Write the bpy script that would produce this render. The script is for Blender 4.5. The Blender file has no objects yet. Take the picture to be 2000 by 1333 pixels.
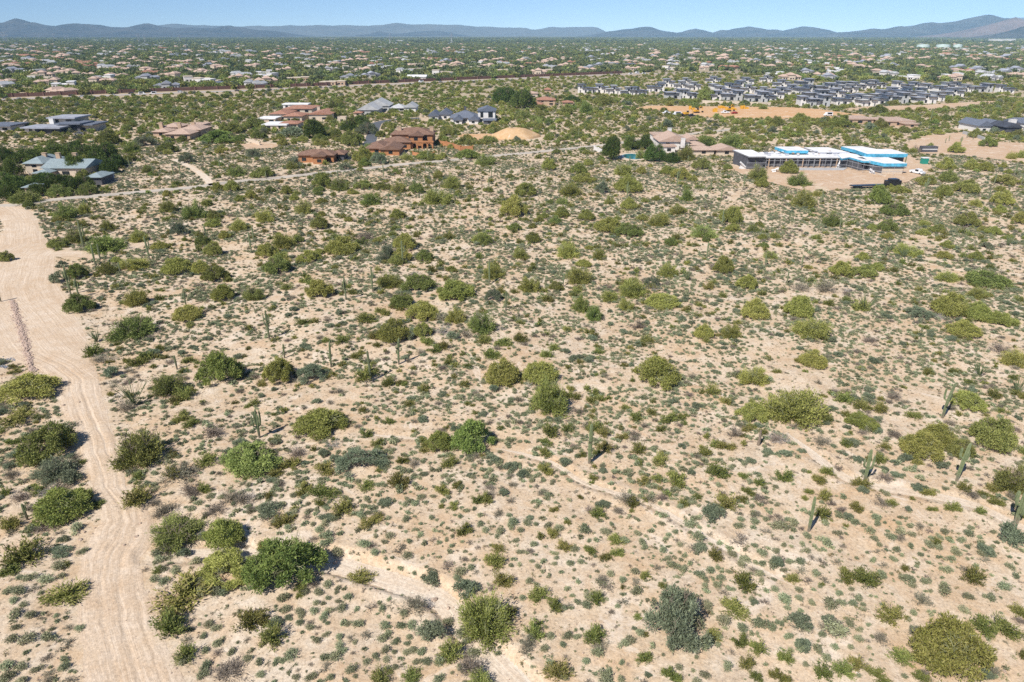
import bpy, math, random
import numpy as np
PI = math.pi
R = math.radians
S = bpy.context.scene
COL = S.collection
random.seed(7)

# ------------------------------------------------------------------ camera, world, sun, exposure
F, CXP, CYP, HOR, CAMH = 1334.0, 1000.0, 666.5, 66.0, 50.0
PITCH = math.atan((CYP - HOR) / F)
cam_d = bpy.data.cameras.new('camera')
cam = bpy.data.objects.new('camera', cam_d)
COL.objects.link(cam)
cam.location = (0, 0, CAMH)
cam.rotation_euler = (PI / 2 - PITCH, 0, 0)
cam_d.sensor_width = 36
cam_d.lens = F / 2000 * 36
cam_d.clip_start = 0.5
cam_d.clip_end = 120000
S.camera = cam
SUN_EL, SUN_AZ = 48.0, 219.8          # elevation; bearing clockwise from +Y
w = bpy.data.worlds.new('World')
S.world = w
w.use_nodes = True
nt = w.node_tree
bg = nt.nodes['Background']
sky = nt.nodes.new('ShaderNodeTexSky')
sky.sky_type = 'NISHITA'
sky.sun_disc = False
sky.sun_elevation = R(SUN_EL)
sky.sun_rotation = R(SUN_AZ)
sky.altitude = 700
sky.air_density = 0.5
sky.dust_density = 0.0
sky.ozone_density = 4.0
nt.links.new(sky.outputs[0], bg.inputs[0])
bg.inputs[1].default_value = 0.118
sd = bpy.data.lights.new('sun', 'SUN')
sd.energy = 4.9
sd.angle = R(0.5)
sd.color = (1.0, 0.955, 0.89)
so = bpy.data.objects.new('sun', sd)
COL.objects.link(so)
so.location = (-60, -70, 120)
so.rotation_euler = (R(90 - SUN_EL), 0, PI - R(SUN_AZ))
S.view_settings.view_transform = 'Standard'
S.view_settings.look = 'None'
S.view_settings.exposure = 0.46
S.view_settings.gamma = 1.0
S.render.engine = 'CYCLES'
S.cycles.max_bounces = 4
S.cycles.diffuse_bounces = 2
S.cycles.glossy_bounces = 1
S.cycles.transmission_bounces = 2
S.cycles.volume_bounces = 0
S.cycles.use_denoising = False

# ------------------------------------------------------------------ small maths
def ray(px, py):
    a = (np.asarray(px, float) - CXP) / F
    b = (CYP - np.asarray(py, float)) / F
    return a, math.cos(PITCH) + b * math.sin(PITCH), -math.sin(PITCH) + b * math.cos(PITCH)

def flat(px, py, z=0.0):
    dx, dy, dz = ray(px, py)
    t = (CAMH - z) / -dz
    return dx * t, dy * t

def to_px(x, y, z=0.0):
    d = y * math.cos(PITCH) + (CAMH - z) * math.sin(PITCH)
    v = y * math.sin(PITCH) - (CAMH - z) * math.cos(PITCH)
    return CXP + F * x / d, CYP - F * v / d

def depth_of(y, z=0.0):
    return y * math.cos(PITCH) + (CAMH - z) * math.sin(PITCH)

def hsh(i, j, seed):
    n = (i.astype(np.int64) * 374761393 + j.astype(np.int64) * 668265263 + seed * 1442695041) & 0x7fffffff
    n = ((n ^ (n >> 13)) * 1274126177) & 0x7fffffff
    n = n ^ (n >> 16)
    return (n & 0xffffff) / float(0xffffff)

def vnoise(x, y, seed=0):
    xi, yi = np.floor(x), np.floor(y)
    fx, fy = x - xi, y - yi
    fx, fy = fx * fx * (3 - 2 * fx), fy * fy * (3 - 2 * fy)
    a, b = hsh(xi, yi, seed), hsh(xi + 1, yi, seed)
    c, d = hsh(xi, yi + 1, seed), hsh(xi + 1, yi + 1, seed)
    return (a * (1 - fx) + b * fx) * (1 - fy) + (c * (1 - fx) + d * fx) * fy

def fbm(x, y, seed=0, o=4):
    s = 0; a = 0.5
    for k in range(o):
        s = s + a * vnoise(x * 2 ** k + 17.3 * k, y * 2 ** k - 9.1 * k, seed + k); a *= 0.5
    return s

def seg_dist(x, y, pl):
    d = np.full(np.shape(x), 1e9)
    for (x0, y0), (x1, y1) in zip(pl[:-1], pl[1:]):
        ux, uy = x1 - x0, y1 - y0
        L = ux * ux + uy * uy + 1e-9
        t = np.clip(((x - x0) * ux + (y - y0) * uy) / L, 0, 1)
        d = np.minimum(d, np.hypot(x - x0 - t * ux, y - y0 - t * uy))
    return d

def in_poly(x, y, poly):
    ins = np.zeros(np.shape(x), bool)
    n = len(poly)
    for i in range(n):
        x0, y0 = poly[i]; x1, y1 = poly[(i + 1) % n]
        if y0 == y1: continue
        c = ((y0 > y) != (y1 > y)) & (x < (x1 - x0) * (y - y0) / (y1 - y0) + x0)
        ins ^= c
    return ins

def P2(lst):
    return [tuple(float(v) for v in flat(px, py)) for px, py in lst]

def smooth(pl, n=6):                  # Catmull-Rom through the points
    out = []
    p = [pl[0]] + list(pl) + [pl[-1]]
    for i in range(1, len(p) - 2):
        for k in range(n):
            t = k / n
            out.append(tuple(0.5 * (2 * p[i][a] + (p[i + 1][a] - p[i - 1][a]) * t + (2 * p[i - 1][a] - 5 * p[i][a] + 4 * p[i + 1][a] - p[i + 2][a]) * t * t + (3 * p[i][a] - p[i - 1][a] - 3 * p[i + 1][a] + p[i + 2][a]) * t ** 3) for a in (0, 1)))
    out.append(pl[-1])
    return out

# ------------------------------------------------------------------ lines and areas on the ground (traced from the photograph, in metres)
DIRT = [(1700, 60, 520), (1500, 120, 440), (1333, 162, 362), (1280, 160, 335), (1200, 152, 302), (1130, 150, 278), (1090, 160, 270), (1060, 172, 300), (1020, 196, 300), (990, 203, 283), (950, 178, 245), (900, 166, 235), (850, 148, 222), (800, 122, 208), (770, 112, 200), (740, 112, 192), (715, 62, 180), (690, -40, 174), (650, -90, 166), (620, -120, 150), (590, -160, 133), (560, -160, 113), (530, -130, 106), (500, -100, 108), (480, -10, 95), (450, 10, 76), (430, 3, 74), (413, -10, 62), (404, -20, 40)]
SPUR = [(60, 505), (110, 497), (150, 497), (190, 500), (215, 491), (255, 484), (275, 474)]
PAVED = [(-420, 440), (-200, 420), (0, 403), (60, 396), (130, 388), (200, 382), (290, 374), (380, 366), (450, 356), (530, 349), (620, 339), (700, 331), (780, 322), (860, 315), (940, 307), (1010, 301), (1060, 296), (1140, 288), (1200, 281), (1290, 268), (1350, 262), (1440, 252), (1500, 246)]
DRIVE = [(718, 292), (722, 280), (728, 262), (733, 247), (742, 239), (775, 234), (820, 231)]
TRAIL = [(340, 312), (362, 322), (385, 335), (402, 348), (412, 360), (420, 364)]
HIGHWAY = [(-500, 219), (-200, 206), (0, 195), (200, 187.5), (400, 180), (500, 176.5), (700, 167.5), (820, 162.5), (1000, 154.5), (1100, 150), (1200, 146), (1300, 143.5), (1440, 141)]
BRANCH = [(1200, 146), (1300, 149.5), (1400, 154), (1500, 157.5), (1560, 158), (1700, 150)]
WASHES = [([(300, 1078), (365, 1078), (440, 1079), (500, 1079), (560, 1084), (640, 1093), (700, 1108), (760, 1126), (815, 1143), (858, 1163), (885, 1188), (906, 1220), (935, 1255), (975, 1295), (1020, 1340), (1090, 1410)], 1.35, 0.6),
          ([(960, 876), (1020, 886), (1085, 905), (1135, 938), (1190, 957), (1250, 974), (1300, 998), (1370, 1040), (1440, 1082), (1500, 1118), (1560, 1150)], 0.42, 0.24),
          ([(1535, 845), (1580, 880), (1635, 922), (1690, 946), (1790, 962), (1900, 985), (2010, 1035), (2100, 1070)], 0.8, 0.12),
          ([(918, 690), (928, 715), (936, 745), (944, 760)], 0.7, 0.1),
          ([(1340, 745), (1400, 765), (1450, 800), (1480, 825)], 0.5, 0.15),
          ([(700, 845), (760, 853), (830, 857), (900, 868), (960, 876)], 0.35, 0.1)]
ROADS = [(smooth(P2(PAVED)), 2.6), (smooth(P2(SPUR)), 2.6), (smooth(P2(DRIVE)), 3.2), (smooth(P2(TRAIL)), 1.3), (smooth(P2(HIGHWAY)), 12.0), (smooth(P2(BRANCH)), 5.0)]
WASHES = [(smooth(P2(a)), b, c) for a, b, c in WASHES]
DIRT_POLY = P2([(l, y) for y, l, r in DIRT] + [(r, y) for y, l, r in reversed(DIRT)])
CLEAR = {k: P2(v) for k, v in {
    'orange': [(1236, 214), (1262, 207), (1340, 208), (1440, 209), (1540, 210), (1600, 214), (1660, 222), (1700, 226), (1640, 232), (1560, 233), (1450, 232), (1370, 229), (1330, 223), (1290, 216)],
    'lot': [(1440, 320), (1470, 300), (1560, 296), (1640, 294), (1770, 302), (1800, 318), (1822, 326), (1800, 345), (1770, 355), (1745, 362), (1700, 366), (1640, 371), (1575, 374), (1540, 366), (1500, 357), (1465, 346), (1425, 330)],
    'sand': [(1765, 290), (1780, 275), (1810, 265), (1850, 262), (1880, 258), (1905, 264), (1945, 278), (2000, 280), (2150, 285), (2150, 330), (2000, 318), (1950, 312), (1870, 304), (1800, 300)],
    'yard': [(975, 275), (1000, 268), (960, 262), (905, 262), (890, 268), (935, 273)],
    'patch': [(1290, 272), (1330, 266), (1390, 263), (1410, 266), (1340, 275)],
    'garden': [(40, 300), (60, 290), (160, 286), (180, 296), (120, 304)],
    'terrace': [(470, 282), (520, 278), (548, 284), (530, 291), (480, 292)],
    'edge': [(1640, 214), (1700, 209), (1800, 206), (1900, 200), (1960, 197), (1900, 207), (1800, 214), (1700, 219)]}.items()}

def gh(x, y):
    x = np.asarray(x, float); y = np.asarray(y, float)
    near = np.clip((330 - y) / 120, 0, 1) * np.clip((300 - np.abs(x)) / 60, 0, 1)
    h = (fbm(x / 16, y / 16, 3, 3) - 0.44) * 1.5 + (fbm(x / 3.1, y / 3.1, 9, 3) - 0.44) * 0.22 + (fbm(x / 1.1, y / 1.1, 19, 2) - 0.37) * 0.07
    m = near
    for pl, hw in ROADS[:4]:
        m = m * np.clip((seg_dist(x, y, pl) - hw) / 5.0, 0, 1)
    m = m * np.clip((poly_dist(x, y) - 0.3) / 4.0, 0, 1)
    h = h * m
    for pl, hw, dep in WASHES:
        d = seg_dist(x, y, pl)
        dep = dep * np.clip(np.hypot(x - pl[0][0], y - pl[0][1]) / 9, 0, 1) * np.clip(np.hypot(x - pl[-1][0], y - pl[-1][1]) / 6, 0, 1)
        t = np.clip((d - hw - 0.05) / 0.5, 0, 1)
        t2 = np.clip((d - hw) / 5.0, 0, 1)
        h = h * t2 - dep * (1 - t) + .10 * np.clip(1 - np.abs(d - hw - 1.0) / .7, 0, 1)
    return h

def poly_dist(x, y):
    d = seg_dist(x, y, DIRT_POLY + [DIRT_POLY[0]])
    return np.where(in_poly(x, y, DIRT_POLY), 0, d)

def at(px, py):
    x, y = flat(px, py)
    for k in range(2):
        z = gh(np.array([x]), np.array([y]))[0]
        x, y = flat(px, py, z)
    return float(x), float(y), float(gh(np.array([x]), np.array([y]))[0])

def blocked(x, y, m=0.4):
    b = poly_dist(x, y) < m
    for i_, (pl, hw) in enumerate(ROADS): b |= seg_dist(x, y, pl) < hw + (m if i_ else 0)
    for pl, hw, dep in WASHES[:3]: b |= seg_dist(x, y, pl) < hw * 0.9
    for k, pl in CLEAR.items(): b |= in_poly(x, y, pl)
    return b

# ------------------------------------------------------------------ materials
def newmat(name):
    m = bpy.data.materials.new(name); m.use_nodes = True
    return m, m.node_tree, m.node_tree.nodes['Principled BSDF']

def N(nt, t, **kw):
    n = nt.nodes.new(t)
    for k, v in kw.items(): setattr(n, k, v)
    return n

def ramp(nt, stops):
    r = N(nt, 'ShaderNodeValToRGB')
    e = r.color_ramp.elements
    e[0].position, e[0].color = stops[0][0], (*stops[0][1], 1)
    e[1].position, e[1].color = stops[-1][0], (*stops[-1][1], 1)
    for p, c in stops[1:-1]:
        k = e.new(p); k.color = (*c, 1)
    return r

def mixc(nt, f, a, b, mode='MIX'):
    m = N(nt, 'ShaderNodeMix', data_type='RGBA', blend_type=mode)
    for s, v in ((0, f), (6, a), (7, b)):
        if hasattr(v, 'is_linked') or hasattr(v, 'links'): nt.links.new(v, m.inputs[s])
        else: m.inputs[s].default_value = v if s == 0 else (*v, 1)
    return m.outputs[2]

def noise(nt, scale, detail=3, rough=0.55, vec=None, dist=0.0):
    n = N(nt, 'ShaderNodeTexNoise')
    n.inputs['Scale'].default_value = scale; n.inputs['Detail'].default_value = detail
    n.inputs['Roughness'].default_value = rough; n.inputs['Distortion'].default_value = dist
    if vec is not None: nt.links.new(vec, n.inputs['Vector'])
    return n

def pos(nt):
    return N(nt, 'ShaderNodeNewGeometry').outputs['Position']

def maprange(nt, v, a, b, c=0.0, d=1.0):
    m = N(nt, 'ShaderNodeMapRange'); m.clamp = True
    nt.links.new(v, m.inputs[0])
    for i, q in enumerate((a, b, c, d)): m.inputs[i + 1].default_value = q
    return m.outputs[0]

SAND_A, SAND_B, SAND_C = (0.60, 0.465, 0.325), (0.53, 0.37, 0.225), (0.67, 0.565, 0.44)
def sand_mat(name, a=SAND_A, b=SAND_B, c=SAND_C, far=False, streak=False, speck=0.5):
    m, nt, bs = newmat(name)
    p = pos(nt)
    n1 = noise(nt, 0.055, 5, 0.6, p); n2 = noise(nt, 0.35, 5, 0.65, p); n3 = noise(nt, 3.2, 4, 0.7, p)
    v = N(nt, 'ShaderNodeTexVoronoi'); v.inputs['Scale'].default_value = 2.6; nt.links.new(p, v.inputs['Vector'])
    r1 = ramp(nt, [(0.36, b), (0.5, a), (0.66, c)]); nt.links.new(n1.outputs[0], r1.inputs[0])
    r2 = ramp(nt, [(0.34, b), (0.50, a), (0.62, c)]); nt.links.new(n2.outputs[0], r2.inputs[0])
    c0 = mixc(nt, 0.55, r1.outputs[0], r2.outputs[0])
    f3 = maprange(nt, n3.outputs[0], 0.30, 0.72, 0.72, 1.16)
    cc = N(nt, 'ShaderNodeVectorMath', operation='SCALE'); nt.links.new(c0, cc.inputs[0]); nt.links.new(f3, cc.inputs[3])
    out = cc.outputs[0]
    n5 = noise(nt, 7.5, 2, 0.6, p)
    out = mixc(nt, maprange(nt, n5.outputs[0], 0.60, 0.70, 0, speck * 1.3), out, (0.20, 0.15, 0.10))
    n6 = noise(nt, 1.3, 4, 0.75, p)
    out = mixc(nt, maprange(nt, n6.outputs[0], 0.57, 0.70, 0, 0.6 if not streak else 0.2), out, (0.33, 0.245, 0.155))
    if streak:
        uv = N(nt, 'ShaderNodeUVMap'); uv.uv_map = 'UVMap'
        mp = N(nt, 'ShaderNodeMapping'); mp.inputs['Scale'].default_value = (1.0, 0.035, 1); nt.links.new(uv.outputs[0], mp.inputs[0])
        ns = noise(nt, 2.2, 6, 0.72, mp.outputs[0], 0.9)
        su = N(nt, 'ShaderNodeSeparateXYZ'); nt.links.new(uv.outputs[0], su.inputs[0])
        wob = maprange(nt, noise(nt, 0.09, 3, .6, p).outputs[0], .3, .7, -.6, .6)
        s1 = N(nt, 'ShaderNodeMath', operation='ADD'); nt.links.new(su.outputs[0], s1.inputs[0]); nt.links.new(wob, s1.inputs[1])
        s2 = N(nt, 'ShaderNodeMath', operation='PINGPONG'); nt.links.new(s1.outputs[0], s2.inputs[0]); s2.inputs[1].default_value = .85
        rut = maprange(nt, s2.outputs[0], .16, .0, 0, .55)
        rm = N(nt, 'ShaderNodeMath', operation='MULTIPLY'); nt.links.new(rut, rm.inputs[0]); nt.links.new(maprange(nt, noise(nt, .35, 4, .7, p).outputs[0], .45, .62), rm.inputs[1])
        out = mixc(nt, rm.outputs[0], out, tuple(q * .62 for q in b))
        out = mixc(nt, maprange(nt, ns.outputs[0], 0.50, 0.70, 0, 0.5), out, tuple(q * 0.78 for q in b))
        out = mixc(nt, maprange(nt, ns.outputs[0], 0.48, 0.33, 0, 0.5), out, tuple(min(.72, q * 1.08) for q in c))
    if not streak:
        n8 = noise(nt, 0.16, 6, 0.75, p, 1.2)
        out = mixc(nt, maprange(nt, n8.outputs[0], .52, .66, 0, .45), out, (0.50, 0.315, 0.175))
        out = mixc(nt, maprange(nt, n8.outputs[0], .44, .34, 0, .65), out, (0.70, 0.60, 0.49))
    if far:
        sp = N(nt, 'ShaderNodeSeparateXYZ'); nt.links.new(p, sp.inputs[0])
        g = mixc(nt, noise(nt, 0.02, 4, 0.7, p).outputs[0], (0.15, 0.15, 0.085), (0.30, 0.25, 0.17))
        ff = maprange(nt, sp.outputs[1], 330, 700, 0, 0.55)
        out = mixc(nt, ff, out, g)
        g2 = mixc(nt, maprange(nt, noise(nt, 0.0035, 3, 0.6, p).outputs[0], 0.45, 0.62), (0.10, 0.112, 0.066), (0.20, 0.19, 0.125))
        out = mixc(nt, maprange(nt, sp.outputs[1], 800, 2600, 0, 0.9), out, g2)
    nt.links.new(out, bs.inputs['Base Color'])
    bs.inputs['Roughness'].default_value = 0.95
    bs.inputs['Specular IOR Level'].default_value = 0.1
    bp = N(nt, 'ShaderNodeBump'); bp.inputs['Strength'].default_value = 0.55; bp.inputs['Distance'].default_value = 0.12
    ad = N(nt, 'ShaderNodeMath', operation='ADD'); nt.links.new(n3.outputs[0], ad.inputs[0]); nt.links.new(ns.outputs[0] if streak else n6.outputs[0], ad.inputs[1])
    nt.links.new(ad.outputs[0], bp.inputs['Height']); nt.links.new(bp.outputs[0], bs.inputs['Normal'])
    return m

def plain(name, c, rough=0.8, var=0.12, scale=1.5, spec=0.25, metal=0.0, bump=0.0, c2=None):
    m, nt, bs = newmat(name)
    tc = N(nt, 'ShaderNodeTexCoord').outputs['Object']
    n = noise(nt, scale, 4, 0.6, tc)
    lo = tuple(q * (1 - var) for q in c); hi = tuple(min(1, q * (1 + var)) for q in (c2 or c))
    r = ramp(nt, [(0.35, lo), (0.65, hi)]); nt.links.new(n.outputs[0], r.inputs[0])
    nt.links.new(r.outputs[0], bs.inputs['Base Color'])
    bs.inputs['Roughness'].default_value = rough; bs.inputs['Specular IOR Level'].default_value = spec
    bs.inputs['Metallic'].default_value = metal
    if bump:
        bp = N(nt, 'ShaderNodeBump'); bp.inputs['Strength'].default_value = 0.6; bp.inputs['Distance'].default_value = bump
        nt.links.new(n.outputs[0], bp.inputs['Height']); nt.links.new(bp.outputs[0], bs.inputs['Normal'])
    return m

def leafmat(name, a, b, tip=None, hue=0.03, val=0.3, trans=0.25):
    """a: the duller leaves, b: the fresher; each plant shifts a little in hue and value; tips have their own tint"""
    m, nt, bs = newmat(name)
    nt.nodes.remove(bs)
    at_ = N(nt, 'ShaderNodeAttribute'); at_.attribute_name = 'tint'
    c = mixc(nt, at_.outputs['Fac'], a, b)
    if tip:
        a2 = N(nt, 'ShaderNodeAttribute'); a2.attribute_name = 'tip'
        c = mixc(nt, a2.outputs['Fac'], c, tip)
    oi = N(nt, 'ShaderNodeObjectInfo')
    hs = N(nt, 'ShaderNodeHueSaturation')
    nt.links.new(c, hs.inputs['Color'])
    nt.links.new(maprange(nt, oi.outputs['Random'], 0, 1, 0.5 - hue, 0.5 + hue), hs.inputs['Hue'])
    wn = N(nt, 'ShaderNodeTexWhiteNoise', noise_dimensions='1D'); nt.links.new(oi.outputs['Random'], wn.inputs['W'])
    nt.links.new(maprange(nt, wn.outputs['Value'], 0, 1, 1 - val, 1 + val), hs.inputs['Value'])
    df = N(nt, 'ShaderNodeBsdfDiffuse'); tr = N(nt, 'ShaderNodeBsdfTranslucent'); mx = N(nt, 'ShaderNodeMixShader')
    nt.links.new(hs.outputs[0], df.inputs[0]); nt.links.new(hs.outputs[0], tr.inputs[0])
    mx.inputs[0].default_value = trans
    nt.links.new(df.outputs[0], mx.inputs[1]); nt.links.new(tr.outputs[0], mx.inputs[2])
    nt.links.new(mx.outputs[0], nt.nodes['Material Output'].inputs[0])
    return m

# ------------------------------------------------------------------ objects
def tag(o, label=None, cat=None, group=None, kind=None):
    if label: o['label'] = label
    if cat: o['category'] = cat
    if group: o['group'] = group
    if kind: o['kind'] = kind
    return o

def mesh_np(name, V, Fc, mat=None, attrs=None):
    """V (n,3), Fc (m,k) all faces of one size, or a list of lists"""
    me = bpy.data.meshes.new(name)
    V = np.asarray(V, np.float32)
    if isinstance(Fc, np.ndarray):
        k = Fc.shape[1]
        me.vertices.add(len(V)); me.vertices.foreach_set('co', V.ravel())
        me.loops.add(Fc.size); me.loops.foreach_set('vertex_index', Fc.ravel().astype(np.int32))
        me.polygons.add(len(Fc)); me.polygons.foreach_set('loop_start', (np.arange(len(Fc)) * k).astype(np.int32))
        me.update(calc_edges=True)
    else:
        me.from_pydata([tuple(v) for v in V.tolist()], [], Fc)
    if mat: me.materials.append(mat)
    for an, av in (attrs or {}).items():
        a = me.attributes.new(an, 'FLOAT', 'POINT'); a.data.foreach_set('value', np.asarray(av, np.float32))
    return me

def link(name, me, parent=None, loc=None, rz=0.0):
    o = bpy.data.objects.new(name, me); COL.objects.link(o)
    if parent is not None: o.parent = parent
    if loc is not None: o.location = loc
    if rz: o.rotation_euler[2] = rz
    return o

def empty(name, loc, rz=0.0):
    o = bpy.data.objects.new(name, None); COL.objects.link(o); o.location = loc; o.rotation_euler[2] = rz
    o.empty_display_size = 0.5
    return o

class MB:
    def __init__(s): s.v = []; s.f = []
    def add(s, vs, fs):
        n = len(s.v); s.v += [tuple(map(float, v)) for v in vs]; s.f += [[n + i for i in f] for f in fs]; return s
    def box(s, x0, x1, y0, y1, z0, z1):
        return s.add([(x0, y0, z0), (x1, y0, z0), (x1, y1, z0), (x0, y1, z0), (x0, y0, z1), (x1, y0, z1), (x1, y1, z1), (x0, y1, z1)],
                     [(3, 2, 1, 0), (4, 5, 6, 7), (0, 1, 5, 4), (1, 2, 6, 5), (2, 3, 7, 6), (3, 0, 4, 7)])
    def prism(s, poly, z0, z1):
        n = len(poly)
        return s.add([(x, y, z0) for x, y in poly] + [(x, y, z1) for x, y in poly],
                     [list(range(n))[::-1], list(range(n, 2 * n))] + [(i, (i + 1) % n, n + (i + 1) % n, n + i) for i in range(n)])
    def hip(s, x0, x1, y0, y1, z, h, gable=False, t=0.25):
        s.box(x0, x1, y0, y1, z - t, z)
        w_, d_ = x1 - x0, y1 - y0
        z = z + 0.003
        if w_ >= d_:
            k = 0 if gable else d_ / 2 * 0.95
            a, b = (x0 + k, (y0 + y1) / 2, z + h), (x1 - k, (y0 + y1) / 2, z + h)
        else:
            k = 0 if gable else w_ / 2 * 0.95
            a, b = ((x0 + x1) / 2, y0 + k, z + h), ((x0 + x1) / 2, y1 - k, z + h)
        c = [(x0, y0, z), (x1, y0, z), (x1, y1, z), (x0, y1, z)]
        if w_ >= d_: return s.add(c + [a, b], [(0, 1, 5, 4), (2, 3, 4, 5), (1, 2, 5), (3, 0, 4)])
        return s.add(c + [a, b], [(1, 2, 5, 4), (3, 0, 4, 5), (0, 1, 4), (2, 3, 5)])
    def tube(s, pts, rad, n=8, cap=True):
        P = [np.array(p, float) for p in pts]
        m = len(P); base = len(s.v)
        for i, p in enumerate(P):
            d = P[min(i + 1, m - 1)] - P[max(i - 1, 0)]; d /= np.linalg.norm(d) + 1e-9
            u = np.cross(d, (0.31, 0.95, 0.05) if abs(d[2]) > 0.6 else (0, 0, 1.0)); u /= np.linalg.norm(u) + 1e-9
            w_ = np.cross(d, u)
            r = rad[i] if hasattr(rad, '__len__') else rad
            s.v += [tuple(p + r * (math.cos(2 * PI * k / n) * u + math.sin(2 * PI * k / n) * w_)) for k in range(n)]
        for i in range(m - 1):
            for k in range(n):
                s.f.append([base + i * n + k, base + i * n + (k + 1) % n, base + (i + 1) * n + (k + 1) % n, base + (i + 1) * n + k])
        if cap: s.f.append([base + (m - 1) * n + k for k in range(n)]); s.f.append([base + k for k in range(n)][::-1])
        return s
    def mesh(s, name, mat): return mesh_np(name, s.v, s.f, mat)
    def build(s, name, mat, parent=None, loc=None, rz=0.0): return link(name, s.mesh(name, mat), parent, loc, rz)

# ------------------------------------------------------------------ ground, roads, washes, mountains
M = {}
M['ground'] = sand_mat('desert_sand', far=True)
M['road'] = sand_mat('graded_dirt', (0.61, 0.475, 0.345), (0.53, 0.38, 0.25), (0.67, 0.55, 0.43), streak=True, speck=0.3)
M['wash'] = sand_mat('wash_sand', (0.68, 0.56, 0.435), (0.61, 0.47, 0.33), (0.72, 0.62, 0.51), streak=True, speck=0.3)
M['lot'] = sand_mat('graded_lot', (0.56, 0.40, 0.275), (0.50, 0.33, 0.20), (0.60, 0.46, 0.33), speck=0.3)
M['orange'] = sand_mat('orange_fill', (0.60, 0.37, 0.20), (0.58, 0.32, 0.14), (0.62, 0.42, 0.25), speck=0.2)
M['pave'] = plain('worn_chipseal', (0.44, 0.385, 0.32), 0.9, 0.16, 0.12)
M['asphalt'] = plain('asphalt', (0.10, 0.105, 0.115), 0.85, 0.15, 0.3)
M['concrete'] = plain('concrete', (0.40, 0.39, 0.385), 0.85, 0.12, 0.4)

def growth(a, step, r, end):
    out = []; v = a
    while v < end: step *= r; v += step; out.append(v)
    return out
xs = np.concatenate([np.arange(-120, -66, .6), np.arange(-66, 66, .38), np.arange(66, 120.1, .6)]); g = growth(120, 0.6, 1.06, 60000)
xs = np.concatenate([-np.array(g[::-1]), xs, np.array(g)])
ys = np.concatenate([np.array([-400, -150, -60, -20, 0, 12, 20, 26, 30, 33]), np.arange(35, 105, 0.38), np.arange(105, 200, 0.6), np.array(growth(200, 0.6, 1.028, 60000))])
X, Y = np.meshgrid(xs, ys)
Z = gh(X, Y)
ny, nx = X.shape
idx = np.arange(ny * nx).reshape(ny, nx)
Fq = np.stack([idx[:-1, :-1], idx[:-1, 1:], idx[1:, 1:], idx[1:, :-1]], -1).reshape(-1, 4)
gm = mesh_np('ground', np.stack([X, Y, Z], -1).reshape(-1, 3), Fq, M['ground'])
gm.polygons.foreach_set('use_smooth', np.ones(len(Fq), bool))
tag(link('ground', gm), kind='structure')

def ribbon(name, pl, hw, mat, lift=0.03, jag=0.25, ncross=5, step=1.0, label=None, seed=0):
    """a strip along a polyline, edges uneven, following the ground"""
    p = np.array(pl); d = np.hypot(*np.diff(p, axis=0).T); s = np.concatenate([[0], np.cumsum(d)])
    t = np.arange(0, s[-1], step)
    q = np.stack([np.interp(t, s, p[:, 0]), np.interp(t, s, p[:, 1])], 1)
    hw = hw * (np.clip(np.minimum(t + .6, s[-1] - t + .6) / 7, .05, 1) if name == 'wash' else 1.0)
    tn = np.gradient(q, axis=0); tn /= np.linalg.norm(tn, axis=1)[:, None] + 1e-9
    nrm = np.stack([-tn[:, 1], tn[:, 0]], 1)
    wl = hw * (1 + jag * (2 * fbm(t / 2.3, t * 0 + seed, 5, 3) - 0.9)); wr = hw * (1 + jag * (2 * fbm(t / 2.3, t * 0 + seed + 7, 6, 3) - 0.9))
    V = []; U = []
    for k in range(ncross):
        a = k / (ncross - 1)
        off = -wr * (1 - a) + wl * a
        c = q + nrm * off[:, None]
        V.append(np.stack([c[:, 0], c[:, 1], gh(c[:, 0], c[:, 1]) + lift], 1)); U.append(np.stack([off, t], 1))
    V = np.stack(V, 1).reshape(-1, 3); U = np.stack(U, 1).reshape(-1, 2)
    i = np.arange(len(t) * ncross).reshape(len(t), ncross)
    Fq = np.stack([i[:-1, :-1], i[:-1, 1:], i[1:, 1:], i[1:, :-1]], -1).reshape(-1, 4)[:, ::-1].copy()
    me = mesh_np(name, V, Fq, mat)
    uv = me.uv_layers.new(name='UVMap'); uv.data.foreach_set('uv', U[Fq.ravel()].astype(np.float32).ravel())
    o = link(name, me); tag(o, kind='structure'); return o

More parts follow.
